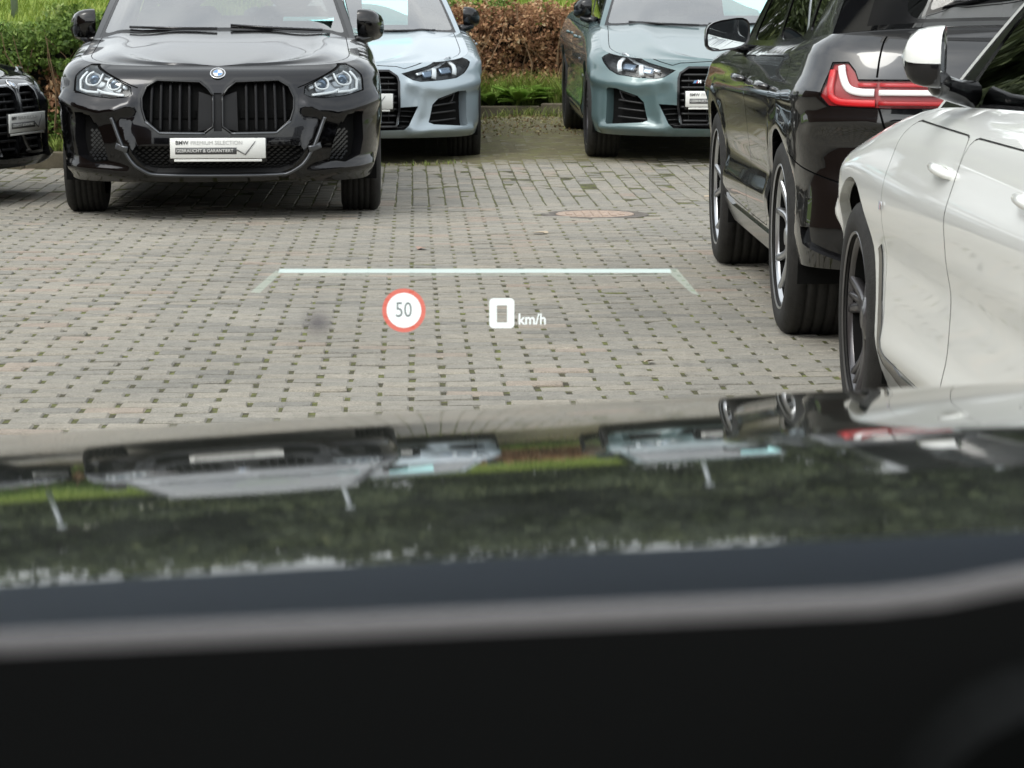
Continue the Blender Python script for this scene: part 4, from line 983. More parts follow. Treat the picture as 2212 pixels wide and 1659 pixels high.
# which bricks show largest
yawr, pr_ = R(CAM_YAW), R(CAM_PITCH)
fw = np.array([math.sin(yawr) * math.cos(pr_), math.cos(yawr) * math.cos(pr_), -math.sin(pr_)]); rt_ = np.array([math.cos(yawr), -math.sin(yawr), 0]); up_ = np.cross(rt_, fw)
Pb = np.column_stack([BR[:, 0], BR[:, 1], gz(BR[:, 0], BR[:, 1])]); dd = Pb - np.array([0, 0, CAM_H]); ww = dd @ fw
px = .5 + (dd @ rt_) / ww * 5700 / 2212; py = .5 - (dd @ up_) / ww * 5700 / 1659
vis = (px > -.01) & (px < .83) & (py < .565 - .066 * px) & (py > 0) & (ww > 0)
order = np.argsort(np.where(vis, ww, 1e9))[:300]; single = np.zeros(nB, bool); single[order] = True
var = []
for k in range(16):
    V = brick_template(.1848, .0922, rs.normal(0, .0012, (12, 3)) * np.array([1, 1, .5])); var.append(fastmesh('brick', V, BQ, M['brick'], np.full(9, (k + .5) / 16)))
for i in np.where(single)[0]:
    k = int(np.clip(tone[i] * 16, 0, 15)); o = link('brick', var[k], pave, (BR[i, 0] + jx[i, 0], BR[i, 1] + jx[i, 1], Pb[i, 2] + zj[i]), (tilt[i, 0], tilt[i, 1], rot[i] + (math.pi if i % 2 else 0)))
idx = np.where(~single)[0]
Vt = np.empty((len(idx), 12, 3)); sx_ = np.array([-1, 1, 1, -1]); sy_ = np.array([-1, -1, 1, 1])
for r_, (ins, z) in enumerate(((.0055, 0), (0, -.0055), (0, -.028))):
    Vt[:, r_ * 4:(r_ + 1) * 4, 0] = sx_ * (dims[idx, 0:1] / 2 - ins); Vt[:, r_ * 4:(r_ + 1) * 4, 1] = sy_ * (dims[idx, 1:2] / 2 - ins); Vt[:, r_ * 4:(r_ + 1) * 4, 2] = z
Vt[:, :8] += rs.normal(0, .0010, (len(idx), 8, 3)); Vt[:, :, 2] += Vt[:, :, 0] * tilt[idx, 1:2] + Vt[:, :, 1] * tilt[idx, 0:1]
cr_, sr_ = np.cos(rot[idx])[:, None], np.sin(rot[idx])[:, None]; xx, yy = Vt[:, :, 0] * cr_ - Vt[:, :, 1] * sr_, Vt[:, :, 0] * sr_ + Vt[:, :, 1] * cr_
Vt[:, :, 0] = xx + (BR[idx, 0] + jx[idx, 0])[:, None]; Vt[:, :, 1] = yy + (BR[idx, 1] + jx[idx, 1])[:, None]; Vt[:, :, 2] += (gz(BR[idx, 0], BR[idx, 1]) + zj[idx])[:, None]
# leave out bricks under the drain cover
md = np.hypot(BR[idx, 0] - 1.035, (BR[idx, 1] - 15.07)) > .29; Vt = Vt[md]; idx = idx[md]
QQ = (BQ[None] + (np.arange(len(idx)) * 12)[:, None, None]).reshape(-1, 4)
o = link('paving_bricks', fastmesh('paving_bricks', Vt.reshape(-1, 3), QQ, M['brick'], np.repeat(tone[idx], 9)), pave); o['kind'] = 'stuff'

# moss cushion grown over the joints of the old bays
def mossz(x, y): return gz(x, y) + np.array([[.0018 * mnoise.noise(Vector((a * 3.1, b * 3.1, 0))) + .0016 * mnoise.noise(Vector((a * 11, b * 11, 5))) - .0006 for a, b in zip(r1, r2)] for r1, r2 in zip(x, y)]) + .0024 * (sstep(19, 20, y)) - .004 * (1 - sstep(18.95, 19.5, y + .25 * np.sin(x * 3.1)))
def moss_material():
    m, n, l, b = nodes_of('moss'); g = N_(n, 'ShaderNodeNewGeometry'); x = N_(n, 'ShaderNodeTexNoise', Scale=9.0, Detail=8.0, Roughness=.7); l.new(g.outputs['Position'], x.inputs['Vector'])
    c = ramp(n, l, x.outputs[0], [(.3, (.095, .080, .048)), (.5, (.135, .118, .062)), (.62, (.15, .150, .055)), (.72, (.22, .19, .12))]); l.new(c, b.inputs['Base Color']); b.inputs['Roughness'].default_value = .95
    f = N_(n, 'ShaderNodeTexNoise', Scale=90.0, Detail=5.0); l.new(g.outputs['Position'], f.inputs['Vector']); bp = N_(n, 'ShaderNodeBump', Strength=.8, Distance=.01); l.new(f.outputs[0], bp.inputs['Height']); l.new(bp.outputs[0], b.inputs['Normal']); return m
o = sheet('moss', np.arange(-1.7, 6.9, .07), np.arange(18.7, 24.3, .07), 0, moss_material(), f=mossz); tag(o, 'olive brown moss grown over the paving of the bays at the back', 'moss', kind='stuff')
# drain cover
M['iron'] = mat('rusty_iron', (.38, .29, .23), .7, .2, noise=.35, nscale=25, bump=.4, bscale=40)
M['concrete'] = mat('old_concrete', (.20, .19, .165), .9, noise=.25, nscale=9, bump=.3, bscale=90)
dc = empty('drain_cover', (1.035, 15.07, .0)); tag(dc, 'round rust brown drain cover set in the paving', 'drain cover')
b = MB(); b.lathe([(-.03, .225), (.001, .225), (.003, .221), (.003, .200), (.0, .196), (.0, 0)], 40, 'z')
for k in range(-3, 4):
    for q in range(-3, 4):
        if math.hypot(k, q) < 3.2: b.box((k * .05, q * .05, .002), (.034, .034, .006), bev=.002)
b.build('lid', M['iron'], dc, smooth=False)
b = MB(); b.lathe([(-.03, .31), (-.001, .31), (.0, .30), (.0, .232), (-.006, .230), (-.03, .230)], 40, 'z'); b.build('surround', mat('dark_concrete', (.13, .115, .10), .95, noise=.4, nscale=18, bump=.4, bscale=80), dc)

# kerbs
kerb = empty('kerb', (0, 0, 0)); tag(kerb, kind='structure')
M['kerb'] = mat('kerb_stone', (.105, .090, .062), .95, noise=.4, nscale=7, bump=.5, bscale=70)
kst = []
for k in range(3):
    b = MB(); b.box((0, 0, 0), (.988, .10, .24), bev=.012); v = [(p[0] + rs.normal(0, .002), p[1] + rs.normal(0, .002), p[2] + rs.normal(0, .002)) for p in b.V]; kst.append(meshdata('kerb_stone', v, b.F, M['kerb'], smooth=False))
for k in range(-12, -2): link('kerb_stone', kst[k % 3], kerb, (k + .5 + .2, KL + .05, .0 + rnd.uniform(-.006, .006)), (0, 0, rnd.uniform(-.006, .006)))
for k in range(5): link('kerb_stone', kst[k % 3], kerb, (KX - .02, KL + .6 + k, .01), (0, 0, math.pi / 2))
for k in range(0, 12): link('kerb_stone', kst[k % 3], kerb, (KX + .45 + k, KR + .05, float(gz(KX + .45 + k, KR)) - .01 + rnd.uniform(-.006, .006)), (0, 0, rnd.uniform(-.008, .008)))

for (x0, x1, y, z) in ((-9.8, -1.8, KL + .055, -.02), (-1.78, 9.8, KR + .055, .118)):
    b = MB(); b.box(((x0 + x1) / 2, y, z), (x1 - x0, .07, .2)); b.build('kerb_bed', M['kerb'], kerb, smooth=False)
# ------------------------------------------------------------------ vegetation
def vegmat(name, stops, rough=.6, trans=.25):
    m, n, l, b = nodes_of(name); at = N_(n, 'ShaderNodeAttribute', attribute_name='tone'); c = ramp(n, l, at.outputs['Fac'], stops)
    l.new(c, b.inputs['Base Color']); b.inputs['Roughness'].default_value = rough; b.inputs['Specular IOR Level'].default_value = .35
    t = N_(n, 'ShaderNodeBsdfTranslucent'); l.new(c, t.inputs[0]); mx = N_(n, 'ShaderNodeMixShader'); mx.inputs[0].default_value = trans
    l.new(b.outputs[0], mx.inputs[1]); l.new(t.outputs[0], mx.inputs[2]); l.new(mx.outputs[0], n['Material Output'].inputs[0]); return m
M['leaf'] = vegmat('green_leaves', [(0, (.05, .09, .02)), (.45, (.12, .20, .04)), (.8, (.22, .32, .07)), (1, (.36, .44, .15))])
M['dead'] = vegmat('dead_leaves', [(0, (.12, .055, .03)), (.4, (.29, .15, .08)), (.75, (.45, .27, .14)), (1, (.60, .47, .30))], .8, .15)
M['grass'] = vegmat('grass_blades', [(0, (.07, .10, .025)), (.4, (.15, .21, .04)), (.75, (.27, .34, .07)), (1, (.42, .38, .18))])
M['weed'] = vegmat('weed_leaves', [(0, (.12, .22, .035)), (.6, (.20, .34, .06)), (1, (.32, .46, .11))])
M['lawn'] = vegmat('lawn_blades', [(0, (.14, .20, .03)), (.5, (.25, .33, .055)), (1, (.40, .44, .12))])
M['crown'] = vegmat('tree_leaves', [(0, (.05, .066, .034)), (.5, (.11, .135, .066)), (.85, (.175, .20, .09)), (1, (.27, .28, .13))])
M['bark'] = mat('bark', (.075, .058, .043), .9, noise=.4, nscale=12, bump=.6, bscale=30)
M['twig'] = mat('twigs', (.26, .17, .10), .85)
M['soil'] = mat('soil', (.060, .046, .030), .95, noise=.4, nscale=10, bump=.6, bscale=40)
M['litter'] = vegmat('leaf_litter', [(0, (.16, .10, .055)), (.4, (.26, .19, .10)), (.7, (.20, .22, .07)), (1, (.42, .35, .2))], .8, .1)
def leaves(C, size, tone, asp=.55, up=0.3, seed=1):
    """one folded four-corner leaf at each centre"""
    n = len(C); r = np.random.RandomState(seed); a = r.normal(0, 1, (n, 3)); a /= np.linalg.norm(a, axis=1, keepdims=True)
    b = r.normal(0, 1, (n, 3)); b[:, 2] += up; b -= a * np.sum(a * b, 1, keepdims=True); b /= np.linalg.norm(b, axis=1, keepdims=True) + 1e-9; c = np.cross(a, b)
    s = (size * r.uniform(.6, 1.25, n))[:, None]; V = np.stack([C - a * s * .5, C + b * s * asp * .5 + c * s * .06, C + a * s * .5, C - b * s * asp * .5 + c * s * .06], 1)
    Q = np.arange(n * 4).reshape(n, 4); return V.reshape(-1, 3), Q, np.clip(tone, 0, 1)
def nfield(P, sc, off=0): return np.array([mnoise.noise(Vector((p[0] * sc, p[1] * sc, p[2] * sc + off))) for p in P])
def blades(X, Y, Z, h, lean=.5, w=.006, seed=2):
    n = len(X); r = np.random.RandomState(seed); a = r.uniform(0, 2 * np.pi, n); hh = h * r.uniform(.5, 1.3, n); d = np.stack([np.cos(a), np.sin(a), np.zeros(n)], -1); t = np.stack([-np.sin(a), np.cos(a), np.zeros(n)], -1)
    B = np.stack([X, Y, Z], -1); m_ = B + np.array([0, 0, 1]) * (hh * .55)[:, None] + d * (hh * lean * .25)[:, None]; e = B + np.array([0, 0, 1]) * (hh * .92)[:, None] + d * (hh * lean * .8)[:, None]
    V = np.stack([B - t * w, B + t * w, m_ + t * w * .8, m_ - t * w * .8, e + t * w * .15, e - t * w * .15], 1).reshape(-1, 3)
    k = np.arange(n)[:, None] * 6; Q = np.concatenate([k + np.array([0, 1, 2, 3]), k + np.array([3, 2, 4, 5])]); return V, Q
def veg(name, V, Q, m, tone, parent=None): return link(name, fastmesh(name, V, Q, m, tone), parent)

# left hedge: green top, brown and bare below
def hedge(name, x0, x1, y0, y1, z0, z1, n, size, seed, brown, mats, label, dense):
    root = empty(name, ((x0 + x1) / 2, (y0 + y1) / 2, z0)); tag(root, label, 'hedge'); off = np.array(root.location)
    r = np.random.RandomState(seed); xs = np.concatenate([r.uniform(dense[0], dense[1], int(n * .7)), r.uniform(x0, x1, int(n * .3))]); n = len(xs)
    f = r.uniform(0, 1, n) ** 1.7; side = r.uniform(0, 1, n) < .8; z = r.uniform(z0, z1, n); y = np.where(side, y0 + f * (y1 - y0), y0 + r.uniform(0, 1, n) * (y1 - y0)); z = np.where(side, z, z1 - (f * .25))
    P = np.stack([xs, y, z], -1); nz = nfield(P, 2.6, seed); nz2 = nfield(P, 7.0, seed + 4)
    P[:, 1] += -nz * .16; P[:, 2] += np.where(z > z1 - .25, nz * .20 + nz2 * .12, 0); keep = (nz2 + nz * .6 > -.42); P = P[keep]; nz = nz[keep]; nz2 = nz2[keep]
    hgt = (P[:, 2] - z0) / (z1 - z0); br = (hgt + nz * .9 + r.normal(0, .10, len(P))) < brown; tone = np.clip(.46 + nz2 * .5 + r.normal(0, .17, len(P)) + .12 * (hgt - .5), 0, 1)
    for (mk, mt, nm) in ((~br, mats[0], 'leaf_mass'), (br, mats[1], 'dry_leaf_mass')):
        if mk.sum() < 20: continue
        V, Q, t = leaves(P[mk] - off, size, tone[mk], seed=seed + 1); o = veg(nm, V, Q, mt, t, root); o['kind'] = 'stuff'
    b = MB()
    for k in range(int((x1 - x0) * 16)):
        x = rnd.uniform(x0, x1) if rnd.random() < .4 else rnd.uniform(*dense); yy = rnd.uniform(y0 + .02, y1); p = Vector((x, yy, z0)); pts = [p.copy()]; d = Vector((rnd.uniform(-.5, .5), rnd.uniform(-.5, .2), 1)).normalized()
        for q in range(5):
            d = (d + Vector((rnd.uniform(-.4, .4), rnd.uniform(-.4, .3), rnd.uniform(-.1, .3)))).normalized(); p = p + d * (z1 - z0) * .21; pts.append(p.copy())
        b.tube([q - Vector(off) for q in pts], [.009, .008, .007, .005, .004, .002], 4, cap=False)
    o = b.build('twig_mass', M['twig'], root); o['kind'] = 'stuff'
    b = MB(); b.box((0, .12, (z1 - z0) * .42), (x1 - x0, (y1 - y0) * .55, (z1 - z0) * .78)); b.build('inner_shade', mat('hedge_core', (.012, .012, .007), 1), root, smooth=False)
    return root
hedge('hedge', -9.5, -1.95, 19.62, 20.5, .10, 1.02, 42000, .048, 5, .30, (M['leaf'], M['dead']), 'clipped green hedge behind the black people carrier, brown and bare at its foot', (-3.7, -1.95))
hedge('hedge', -1.5, 9.5, 24.95, 26.0, .22, 1.13, 46000, .046, 9, 1.25, (M['leaf'], M['dead']), 'dead rust brown hedge between the silver blue and the grey green coupe', (.2, 2.3))
# beds of soil, grass verge
def bedz(x, y): return np.where(x < KX, .08 + 0 * y, np.asarray(gz(x, 24.3)) + .10) + np.maximum(0, y - 26.5) * .085 * (1 - sstep(40, 46, y)) + sstep(40, 46, y) * 1.66 * 0 + np.where(y > 40, 0, 0)
def bankz(x, y): return np.maximum(.10, .12 + np.clip(np.asarray(y, float) - 26.5, 0, 15) * .125)
o = sheet('ground', np.linspace(-9.5, KX - .02, 30), np.linspace(KL + .03, 27, 30), .09, M['soil'], f=lambda x, y: 0 * x); tag(o, kind='structure')
o = sheet('ground', np.linspace(KX - .02, 9.5, 30), np.linspace(KR + .03, 27, 14), .085, M['soil'], f=lambda x, y: gz(x, 24.3 + 0 * y)); tag(o, kind='structure')
lm = mat('lawn_turf', (.14, .22, .035), .95, noise=.35, nscale=1.2)
o = sheet('lawn', np.linspace(-60, 60, 60), np.linspace(26.8, 90, 60), .02, lm, f=bankz); tag(o, kind='structure')
for (a, b) in ((-60, -9.5), (9.5, 60)):
    o = sheet('lawn', np.linspace(a, b, 20), np.linspace(KL, 26.8, 8), .05, lm, f=lambda x, y: 0 * x); tag(o, kind='structure')
n = 90000; X = rs.uniform(-9, 7, n); Y = 27 + 15 * rs.uniform(0, 1, n) ** .8; V, Q = blades(X, Y, bankz(X, Y), .14, w=.010, seed=3)
tn = np.clip(.5 + .5 * np.array([mnoise.noise(Vector((x, y, 0))) for x, y in zip(X, Y)]) + rs.normal(0, .15, n), 0, 1)
o = veg('lawn_grass', V, Q, M['lawn'], np.concatenate([tn, tn])); tag(o, 'bright yellow green meadow grass on the bank behind the hedges', 'grass', kind='stuff')
# verge grass between kerb and hedge, both sides
def verge(x0, x1, yk, z, n, seed, hb=.09):
    r = np.random.RandomState(seed); X = r.uniform(x0, x1, n); Y = yk + .10 + .62 * r.uniform(0, 1, n) ** 1.2; nz = np.array([mnoise.noise(Vector((x * 3, y * 3, seed))) for x, y in zip(X, Y)]); k = nz > -.25; X, Y, nz = X[k], Y[k], nz[k]
    Z = np.full(len(X), z); V, Q = blades(X, Y, Z, hb * (1 + nz), .8, .0045, seed); t = np.clip(.45 + nz * .5 + r.normal(0, .2, len(X)), 0, 1); return V, Q, np.concatenate([t, t])
V, Q, t = verge(-4.2, -1.85, KL, .09, 4500, 21, .10); o = veg('verge_grass', V, Q, M['grass'], t); tag(o, 'short fresh grass between the left kerb and the green hedge', 'grass', kind='stuff')
V, Q, t = verge(-.3, 3.0, KR, .215, 11000, 22, .21); o = veg('verge_grass', V, Q, M['grass'], t); tag(o, 'rank grass and weeds growing behind the kerb below the dead hedge', 'grass', kind='stuff')
# broad-leaved weeds
def weed(loc, r0, nl, label, seed):
    r = random.Random(seed); b = MB(); T = []
    for k in range(nl):
        a = r.uniform(0, 2 * math.pi); L = r0 * r.uniform(.6, 1.15); el = r.uniform(.6, 1.45); w = L * r.uniform(.14, .22); d = Vector((math.cos(a), math.sin(a), 0)); s = Vector((-d.y, d.x, 0)); V = []; n = 6
        for i in range(n + 1):
            f = i / n; c = d * (L * f * math.cos(el * (1 - f * .55))) + Vector((0, 0, L * (math.sin(el) * f - .42 * f * f))); ww_ = w * (math.sin(math.pi * min(1, f * .9 + .08)) ** .8) * (.55 + .45 * f)
            V += [c - s * ww_ + Vector((0, 0, .012 * f)), c, c + s * ww_ + Vector((0, 0, .012 * f))]
        b.add(V, [(i * 3, i * 3 + 1, i * 3 + 4, i * 3 + 3) for i in range(n)] + [(i * 3 + 1, i * 3 + 2, i * 3 + 5, i * 3 + 4) for i in range(n)]); T += [r.uniform(.45, .85)] * (2 * n)
    V = np.array(b.V); o = link('weed', fastmesh('weed', V, np.array(b.F), M['weed'], np.array(T), True), None, loc); tag(o, label, 'weed'); return o
weed((.99, 24.50, .21), .34, 34, 'broad leaved light green weed in front of the dead hedge, the largest of the weeds', 1)
weed((.72, 24.62, .21), .36, 22, 'small upright weed beside the silver blue coupe and the dead hedge', 2)
weed((1.22, 24.66, .21), .32, 20, 'weed with raised leaves by the rear of the grey green coupe', 3)
weed((-2.4, 19.10 - .03, .0), .10, 9, 'little weed sprouting at the foot of the left kerb', 4)
# litter and tufts along the kerb foot and under the cars' noses
n = 1500; X = rs.uniform(.3, 2.0, n); Y = KR - .02 - 2.6 * rs.uniform(0, 1, n) ** 2.2; V, Q, t = leaves(np.stack([X, Y, gz(X, Y) + .012 * rs.uniform(.3, 1.6, n)], -1), .030, rs.uniform(0, 1, n), seed=31)
o = veg('leaf_litter', V, Q, M['litter'], t); tag(o, 'dry leaves and moss crumbs on the mossy bay between the two coupes', 'leaf litter', kind='stuff')
def tufts(name, pts, n, h, label, seed):
    r = np.random.RandomState(seed); X = np.concatenate([r.normal(p[0], p[2], n) for p in pts]); Y = np.concatenate([r.normal(p[1], .03, n) for p in pts]); V, Q = blades(X, Y, gz(X, Y) - .004, h, .9, .0035, seed); t = r.uniform(.2, 1, len(X))
    o = veg(name, V, Q, M['grass'], np.concatenate([t, t])); tag(o, label, 'grass', kind='stuff')
tufts('grass_tufts', [(-.23, 19.3, .07), (.02, 19.25, .05), (.15, 19.35, .06), (.3, 19.3, .05), (-.05, 19.28, .12)], 13, .040, 'tufts of grass on the ground under the nose of the silver blue coupe', 41)
tufts('grass_tufts', [(1.2, 24.22, .1), (.8, 24.2, .15), (1.4, 24.2, .1), (1.0, 24.24, .1)], 60, .09, 'straw coloured grass hanging over the kerb between the two coupes', 42)
# single fallen leaves
M['fallen'] = mat('fallen_leaf', (.45, .36, .26), .8); M['fallen_r'] = mat('red_leaf', (.34, .22, .17), .8)
def fallen(x, y, s, m, label, seed):
    r = random.Random(seed); b = MB(); n = 9; V = [(0, 0, .006)]
    for k in range(n): a = 2 * math.pi * k / n; q = s * (1 if k % 2 else .62) * (1.3 if k == 0 else 1); V.append((q * math.cos(a) * 1.25, q * math.sin(a) * .8, .004 + .010 * r.random()))
    b.add(V, [(0, k + 1, (k + 1) % n + 1) for k in range(n)]); o = b.build('fallen_leaf', m, loc=(x, y, float(gz(x, y)) + .002), rot=(0, 0, r.uniform(0, 3))); tag(o, label, 'leaf')
fallen(.66, 13.80, .045, M['fallen'], 'pale dry leaf on the paving in front of the drain cover', 1)
fallen(.035, 12.95, .038, M['fallen_r'], 'reddish leaf on the paving above the speed limit symbol', 2)
fallen(1.83, 16.3, .05, M['fallen'], 'small pale leaf on the paving near the front wheel of the black estate', 3)
fallen(.80, 8.90, .022, M['fallen'], 'tiny leaf on the paving to the left of the white coupe', 4)

# ------------------------------------------------------------------ surroundings mirrored in paint and glass
M['cladding'] = mat('brown_cladding', (.125, .070, .048), .6, noise=.15, nscale=2)
M['seam'] = mat('light_seam', (.32, .20, .14), .6)
M['facade'] = mat('pale_facade', (.42, .40, .36), .8, noise=.1, nscale=1)
M['win'] = mat('window_glass', (.03, .035, .04), .05, spec=.8)
M['steel'] = mat('galvanised_steel', (.35, .37, .39), .5, .6)
M['fence'] = mat('dark_fence', (.035, .038, .045), .7)
def building(loc, size, mw, label, cols, rows, heading=0, seams=0, ws=(1.6, 1.7), cat='building'):
    root = empty('building', loc, (0, 0, heading)); tag(root, label, cat); L, Dp, H = size
    b = MB(); b.box((0, Dp / 2, H / 2), (L, Dp, H)); b.build('wall', mw, root, smooth=False)
    b = MB(); b.box((0, Dp / 2, H + .09), (L + .3, Dp + .3, .18)); b.build('roof', M['steel'], root, smooth=False)
    for k in range(seams):
        b = MB(); b.box((-L / 2 + (k + .5) * L / seams, -.02, H / 2), (.05, .04, H - .05)); b.build('seam', M['seam'], root, smooth=False)
    for i in range(cols):
        for j in range(rows):
            x = -L / 2 + (i + .5) * L / cols; z = .9 + ws[1] / 2 + j * (H - .6) / rows
            b = MB(); b.box((x, -.03, z), (ws[0] + .14, .08, ws[1] + .14)); f = b.build('window', M['steel'], root, smooth=False)
            b = MB(); b.box((x, -.06, z), (ws[0], .06, ws[1])); b.build('pane', M['win'], f, smooth=False)
    return root
building((-18, 3, 0), (26, 8, 5.0), M['cladding'], 'long building clad in brown panels with light seams to the left of the lot', 4, 1, -math.pi / 2, 40)
building((3, -24, 0), (34, 9, 4.6), M['fence'], 'dark glass showroom behind the viewer', 9, 1, math.pi, 0, (3.2, 3.6))
building((-30, 74, 1.5), (46, 12, 6.2), M['facade'], 'pale low building beyond the fence at the far left', 12, 2)
def tree_mesh(seed, H, Rr, n, size):
    n = int(n * 1.5); r = np.random.RandomState(seed); cl = 16; cc = r.normal(0, 1, (cl, 3)); cc /= np.linalg.norm(cc, axis=1, keepdims=True); cc = cc * r.uniform(.25, .8, (cl, 1)) * np.array([Rr, Rr, H * .40]) + np.array([0, 0, H * .52])
    rad = r.uniform(.30, .52, cl) * Rr; k = r.randint(0, cl, n); d = r.normal(0, 1, (n, 3)); d /= np.linalg.norm(d, axis=1, keepdims=True); P = cc[k] + d * (rad[k] * r.uniform(.35, 1.05, n) ** .5)[:, None]
    tone = np.clip(.35 + d[:, 2] * .18 + r.normal(0, .18, n) + r.uniform(-.15, .15, cl)[k], 0, 1); V, Q, t = leaves(P, size, tone, .7, seed=seed); lm_ = fastmesh('crown', V, Q, M['crown'], t)
    b = MB(); b.tube([(0, 0, 0), (.03, 0, H * .2), (-.05, .04, H * .42), (0, 0, H * .62)], [.24, .18, .13, .07], 8)
    for c in cc[:9]: b.tube([(0, 0, H * .3), tuple(np.array([0, 0, H * .42]) * .5 + c * .5), tuple(c)], [.09, .06, .02], 5, cap=False)
    return lm_, meshdata('trunk', b.V, b.F, M['bark'])
trs = [tree_mesh(61, 8.5, 3.3, 5200, .34), tree_mesh(62, 7.4, 3.0, 4600, .32), tree_mesh(63, 9.5, 3.6, 5600, .36)]
def tree(x, y, k, s, z=None):
    o = empty('tree', (x, y, float(bankz(x, y)) if z is None else z), (0, 0, rnd.uniform(0, 6))); o.scale = (s, s, s * .92)
    tag(o, 'dense dark green tree in the row beyond the bank', 'tree', 'trees beyond the bank'); link('crown', trs[k][0], o); link('trunk', trs[k][1], o)
for i, x in enumerate(np.arange(-7, 34, 3.1)): tree(float(x) + rnd.uniform(-.7, .7), 43 + rnd.uniform(-2, 5), i % 3, rnd.uniform(.98, 1.18))
for i, x in enumerate(np.arange(-3, 36, 4.3)): tree(float(x), 54 + rnd.uniform(-2, 4), (i + 1) % 3, rnd.uniform(.85, 1.05))
for (x, y) in ((-17, 30), (-20, 38)): tree(x, y, 0, .8)
bV = trs[1][0]
for i, x in enumerate(np.arange(-6, 30, 2.2)):
    o = empty('bush', (float(x), 40.5 + rnd.uniform(-.6, .8), float(bankz(0, 40)) - 1.0), (0, 0, rnd.uniform(0, 6))); o.scale = (.55, .5, .48)
    tag(o, 'low green bush at the top of the bank under the trees', 'bush', 'bushes at the top of the bank'); link('crown', bV, o)
# tall bare branching tree right behind the viewer's side, mirrored in the bonnets
# fence on the bank, lamp posts
fr = empty('fence', (-14, 44, 0)); tag(fr, 'dark slatted fence along the top of the bank', 'fence')
sm = MB(); sm.box((0, 0, 0), (.09, .03, 1.5)); smm = meshdata('slat', sm.V, sm.F, M['fence'], smooth=False)
for k in range(130): link('slat', smm, fr, (-11 + k * .165, 0, float(bankz(0, 44)) + .85))
for zz in (.3, 1.3): b = MB(); b.box((-.3, .05, float(bankz(0, 44)) + zz), (21.6, .05, .08)); b.build('rail', M['fence'], fr, smooth=False)
pm = MB(); pm.tube([(0, 0, 0), (0, 0, 2.3)], [.045, .035], 8); pm.lathe([(2.3, .035), (2.32, .07), (2.5, .07), (2.54, 0)], 12, 'z'); pmm = meshdata('post', pm.V, pm.F, M['steel'])
for i, (x, y) in enumerate(((-6.2, 33), (-4.9, 33), (-1.3, 34), (3.4, 34), (7.0, 33))):
    o = empty('lamp_post', (x, y, float(bankz(x, y)))); tag(o, 'thin galvanised lamp post on the bank', 'lamp post', 'lamp posts on the bank'); link('post', pmm, o)

# ------------------------------------------------------------------ price sheets lying behind windscreens
def price_sheet(loc, rot, w, h, label):
    o = empty('price_sheet', loc, rot); tag(o, label, 'price sheet'); b = MB(); b.box((0, 0, 0), (w, .003, h)); b.build('sheet', M['paper'], o, smooth=False)
    b = MB(); b.box((0, -.003, h * .36), (w * .96, .002, h * .16)); b.box((0, -.003, -h * .42), (w * .96, .002, h * .06)); b.build('print_band', M['cyan'], o, smooth=False)
price_sheet((-.22, 20.92, 1.13), (R(-52), 0, 0), .36, .40, 'white and cyan price sheet behind the windscreen of the silver blue coupe')
price_sheet((2.55, 20.40, 1.205), (R(-52), 0, 0), .36, .40, 'white and cyan price sheet behind the windscreen of the grey green coupe')
price_sheet((-.62, 15.86, 1.10), (R(-80), 0, .03), .30, .12, 'flat white paper behind the windscreen of the black people carrier')

# ------------------------------------------------------------------ the viewer's own car
own = empty('viewer_car', (0, 0, 0), (0, 0, R(-CAM_YAW))); tag(own, 'dark car we look out of: glossy bonnet, windscreen and dashboard edge', 'car')
ar = np.linspace(.96, 2.34, 460)
aang = np.interp(ar, [.965, 1.009, 1.053, 1.101, 1.145, 1.189, 1.237, 1.281, 1.325, 1.373, 1.417, 1.461, 1.509, 1.6, 1.69, 1.80, 1.90, 1.95, 2.0, 2.1, 2.2, 2.34], [.45, 1.3, 2.05, 2.65, 3.07, 3.65, 4.22, 4.66, 5.05, 5.46, 5.78, 5.99, 6.13, 6.35, 6.57, 6.95, 7.3, 8.6, 12, 25, 45, 72])
kz = np.ones(9) / 9; aang = np.convolve(np.pad(aang, 4, 'edge'), kz, 'valid')
pz = 1.0345 - np.concatenate([[0], np.cumsum(np.tan(np.radians((aang[1:] + aang[:-1]) / 2)) * np.diff(ar))])
OC = .37; KC = .067
def camber(x): return .0527 * x - .0131 * x * x
def PO(x, y):
    x = np.asarray(x, float); y = np.asarray(y, float); e = np.clip(np.abs(x - OC) - .80, 0, 1)
    z = np.interp(y, ar, pz) + camber(x) - 1.1 * e ** 2.0
    return np.stack([x, y, z], -1)
oc = Car('own')
oc.panel(PO, [(OC - .90, .965), (OC + .90, .965), (OC + .90, 2.05), (OC + .75, 2.22), (OC + .4, 2.33), (OC - .4, 2.33), (OC - .75, 2.22), (OC - .90, 2.05)],
    [dict(poly=stroke([(OC - .80, .965), (OC - .78, 2.0), (OC - .5, 2.2)], .006), path=('bonnet',), mat=M['gap'], depth=.006, h=.1), dict(poly=stroke([(OC + .80, .965), (OC + .78, 2.0), (OC + .5, 2.2)], .006), path=('bonnet',), mat=M['gap'], depth=.006, h=.1)], .05, dict(path=('bonnet',), mat=M['own']), hv=.025)
oc.build(own)
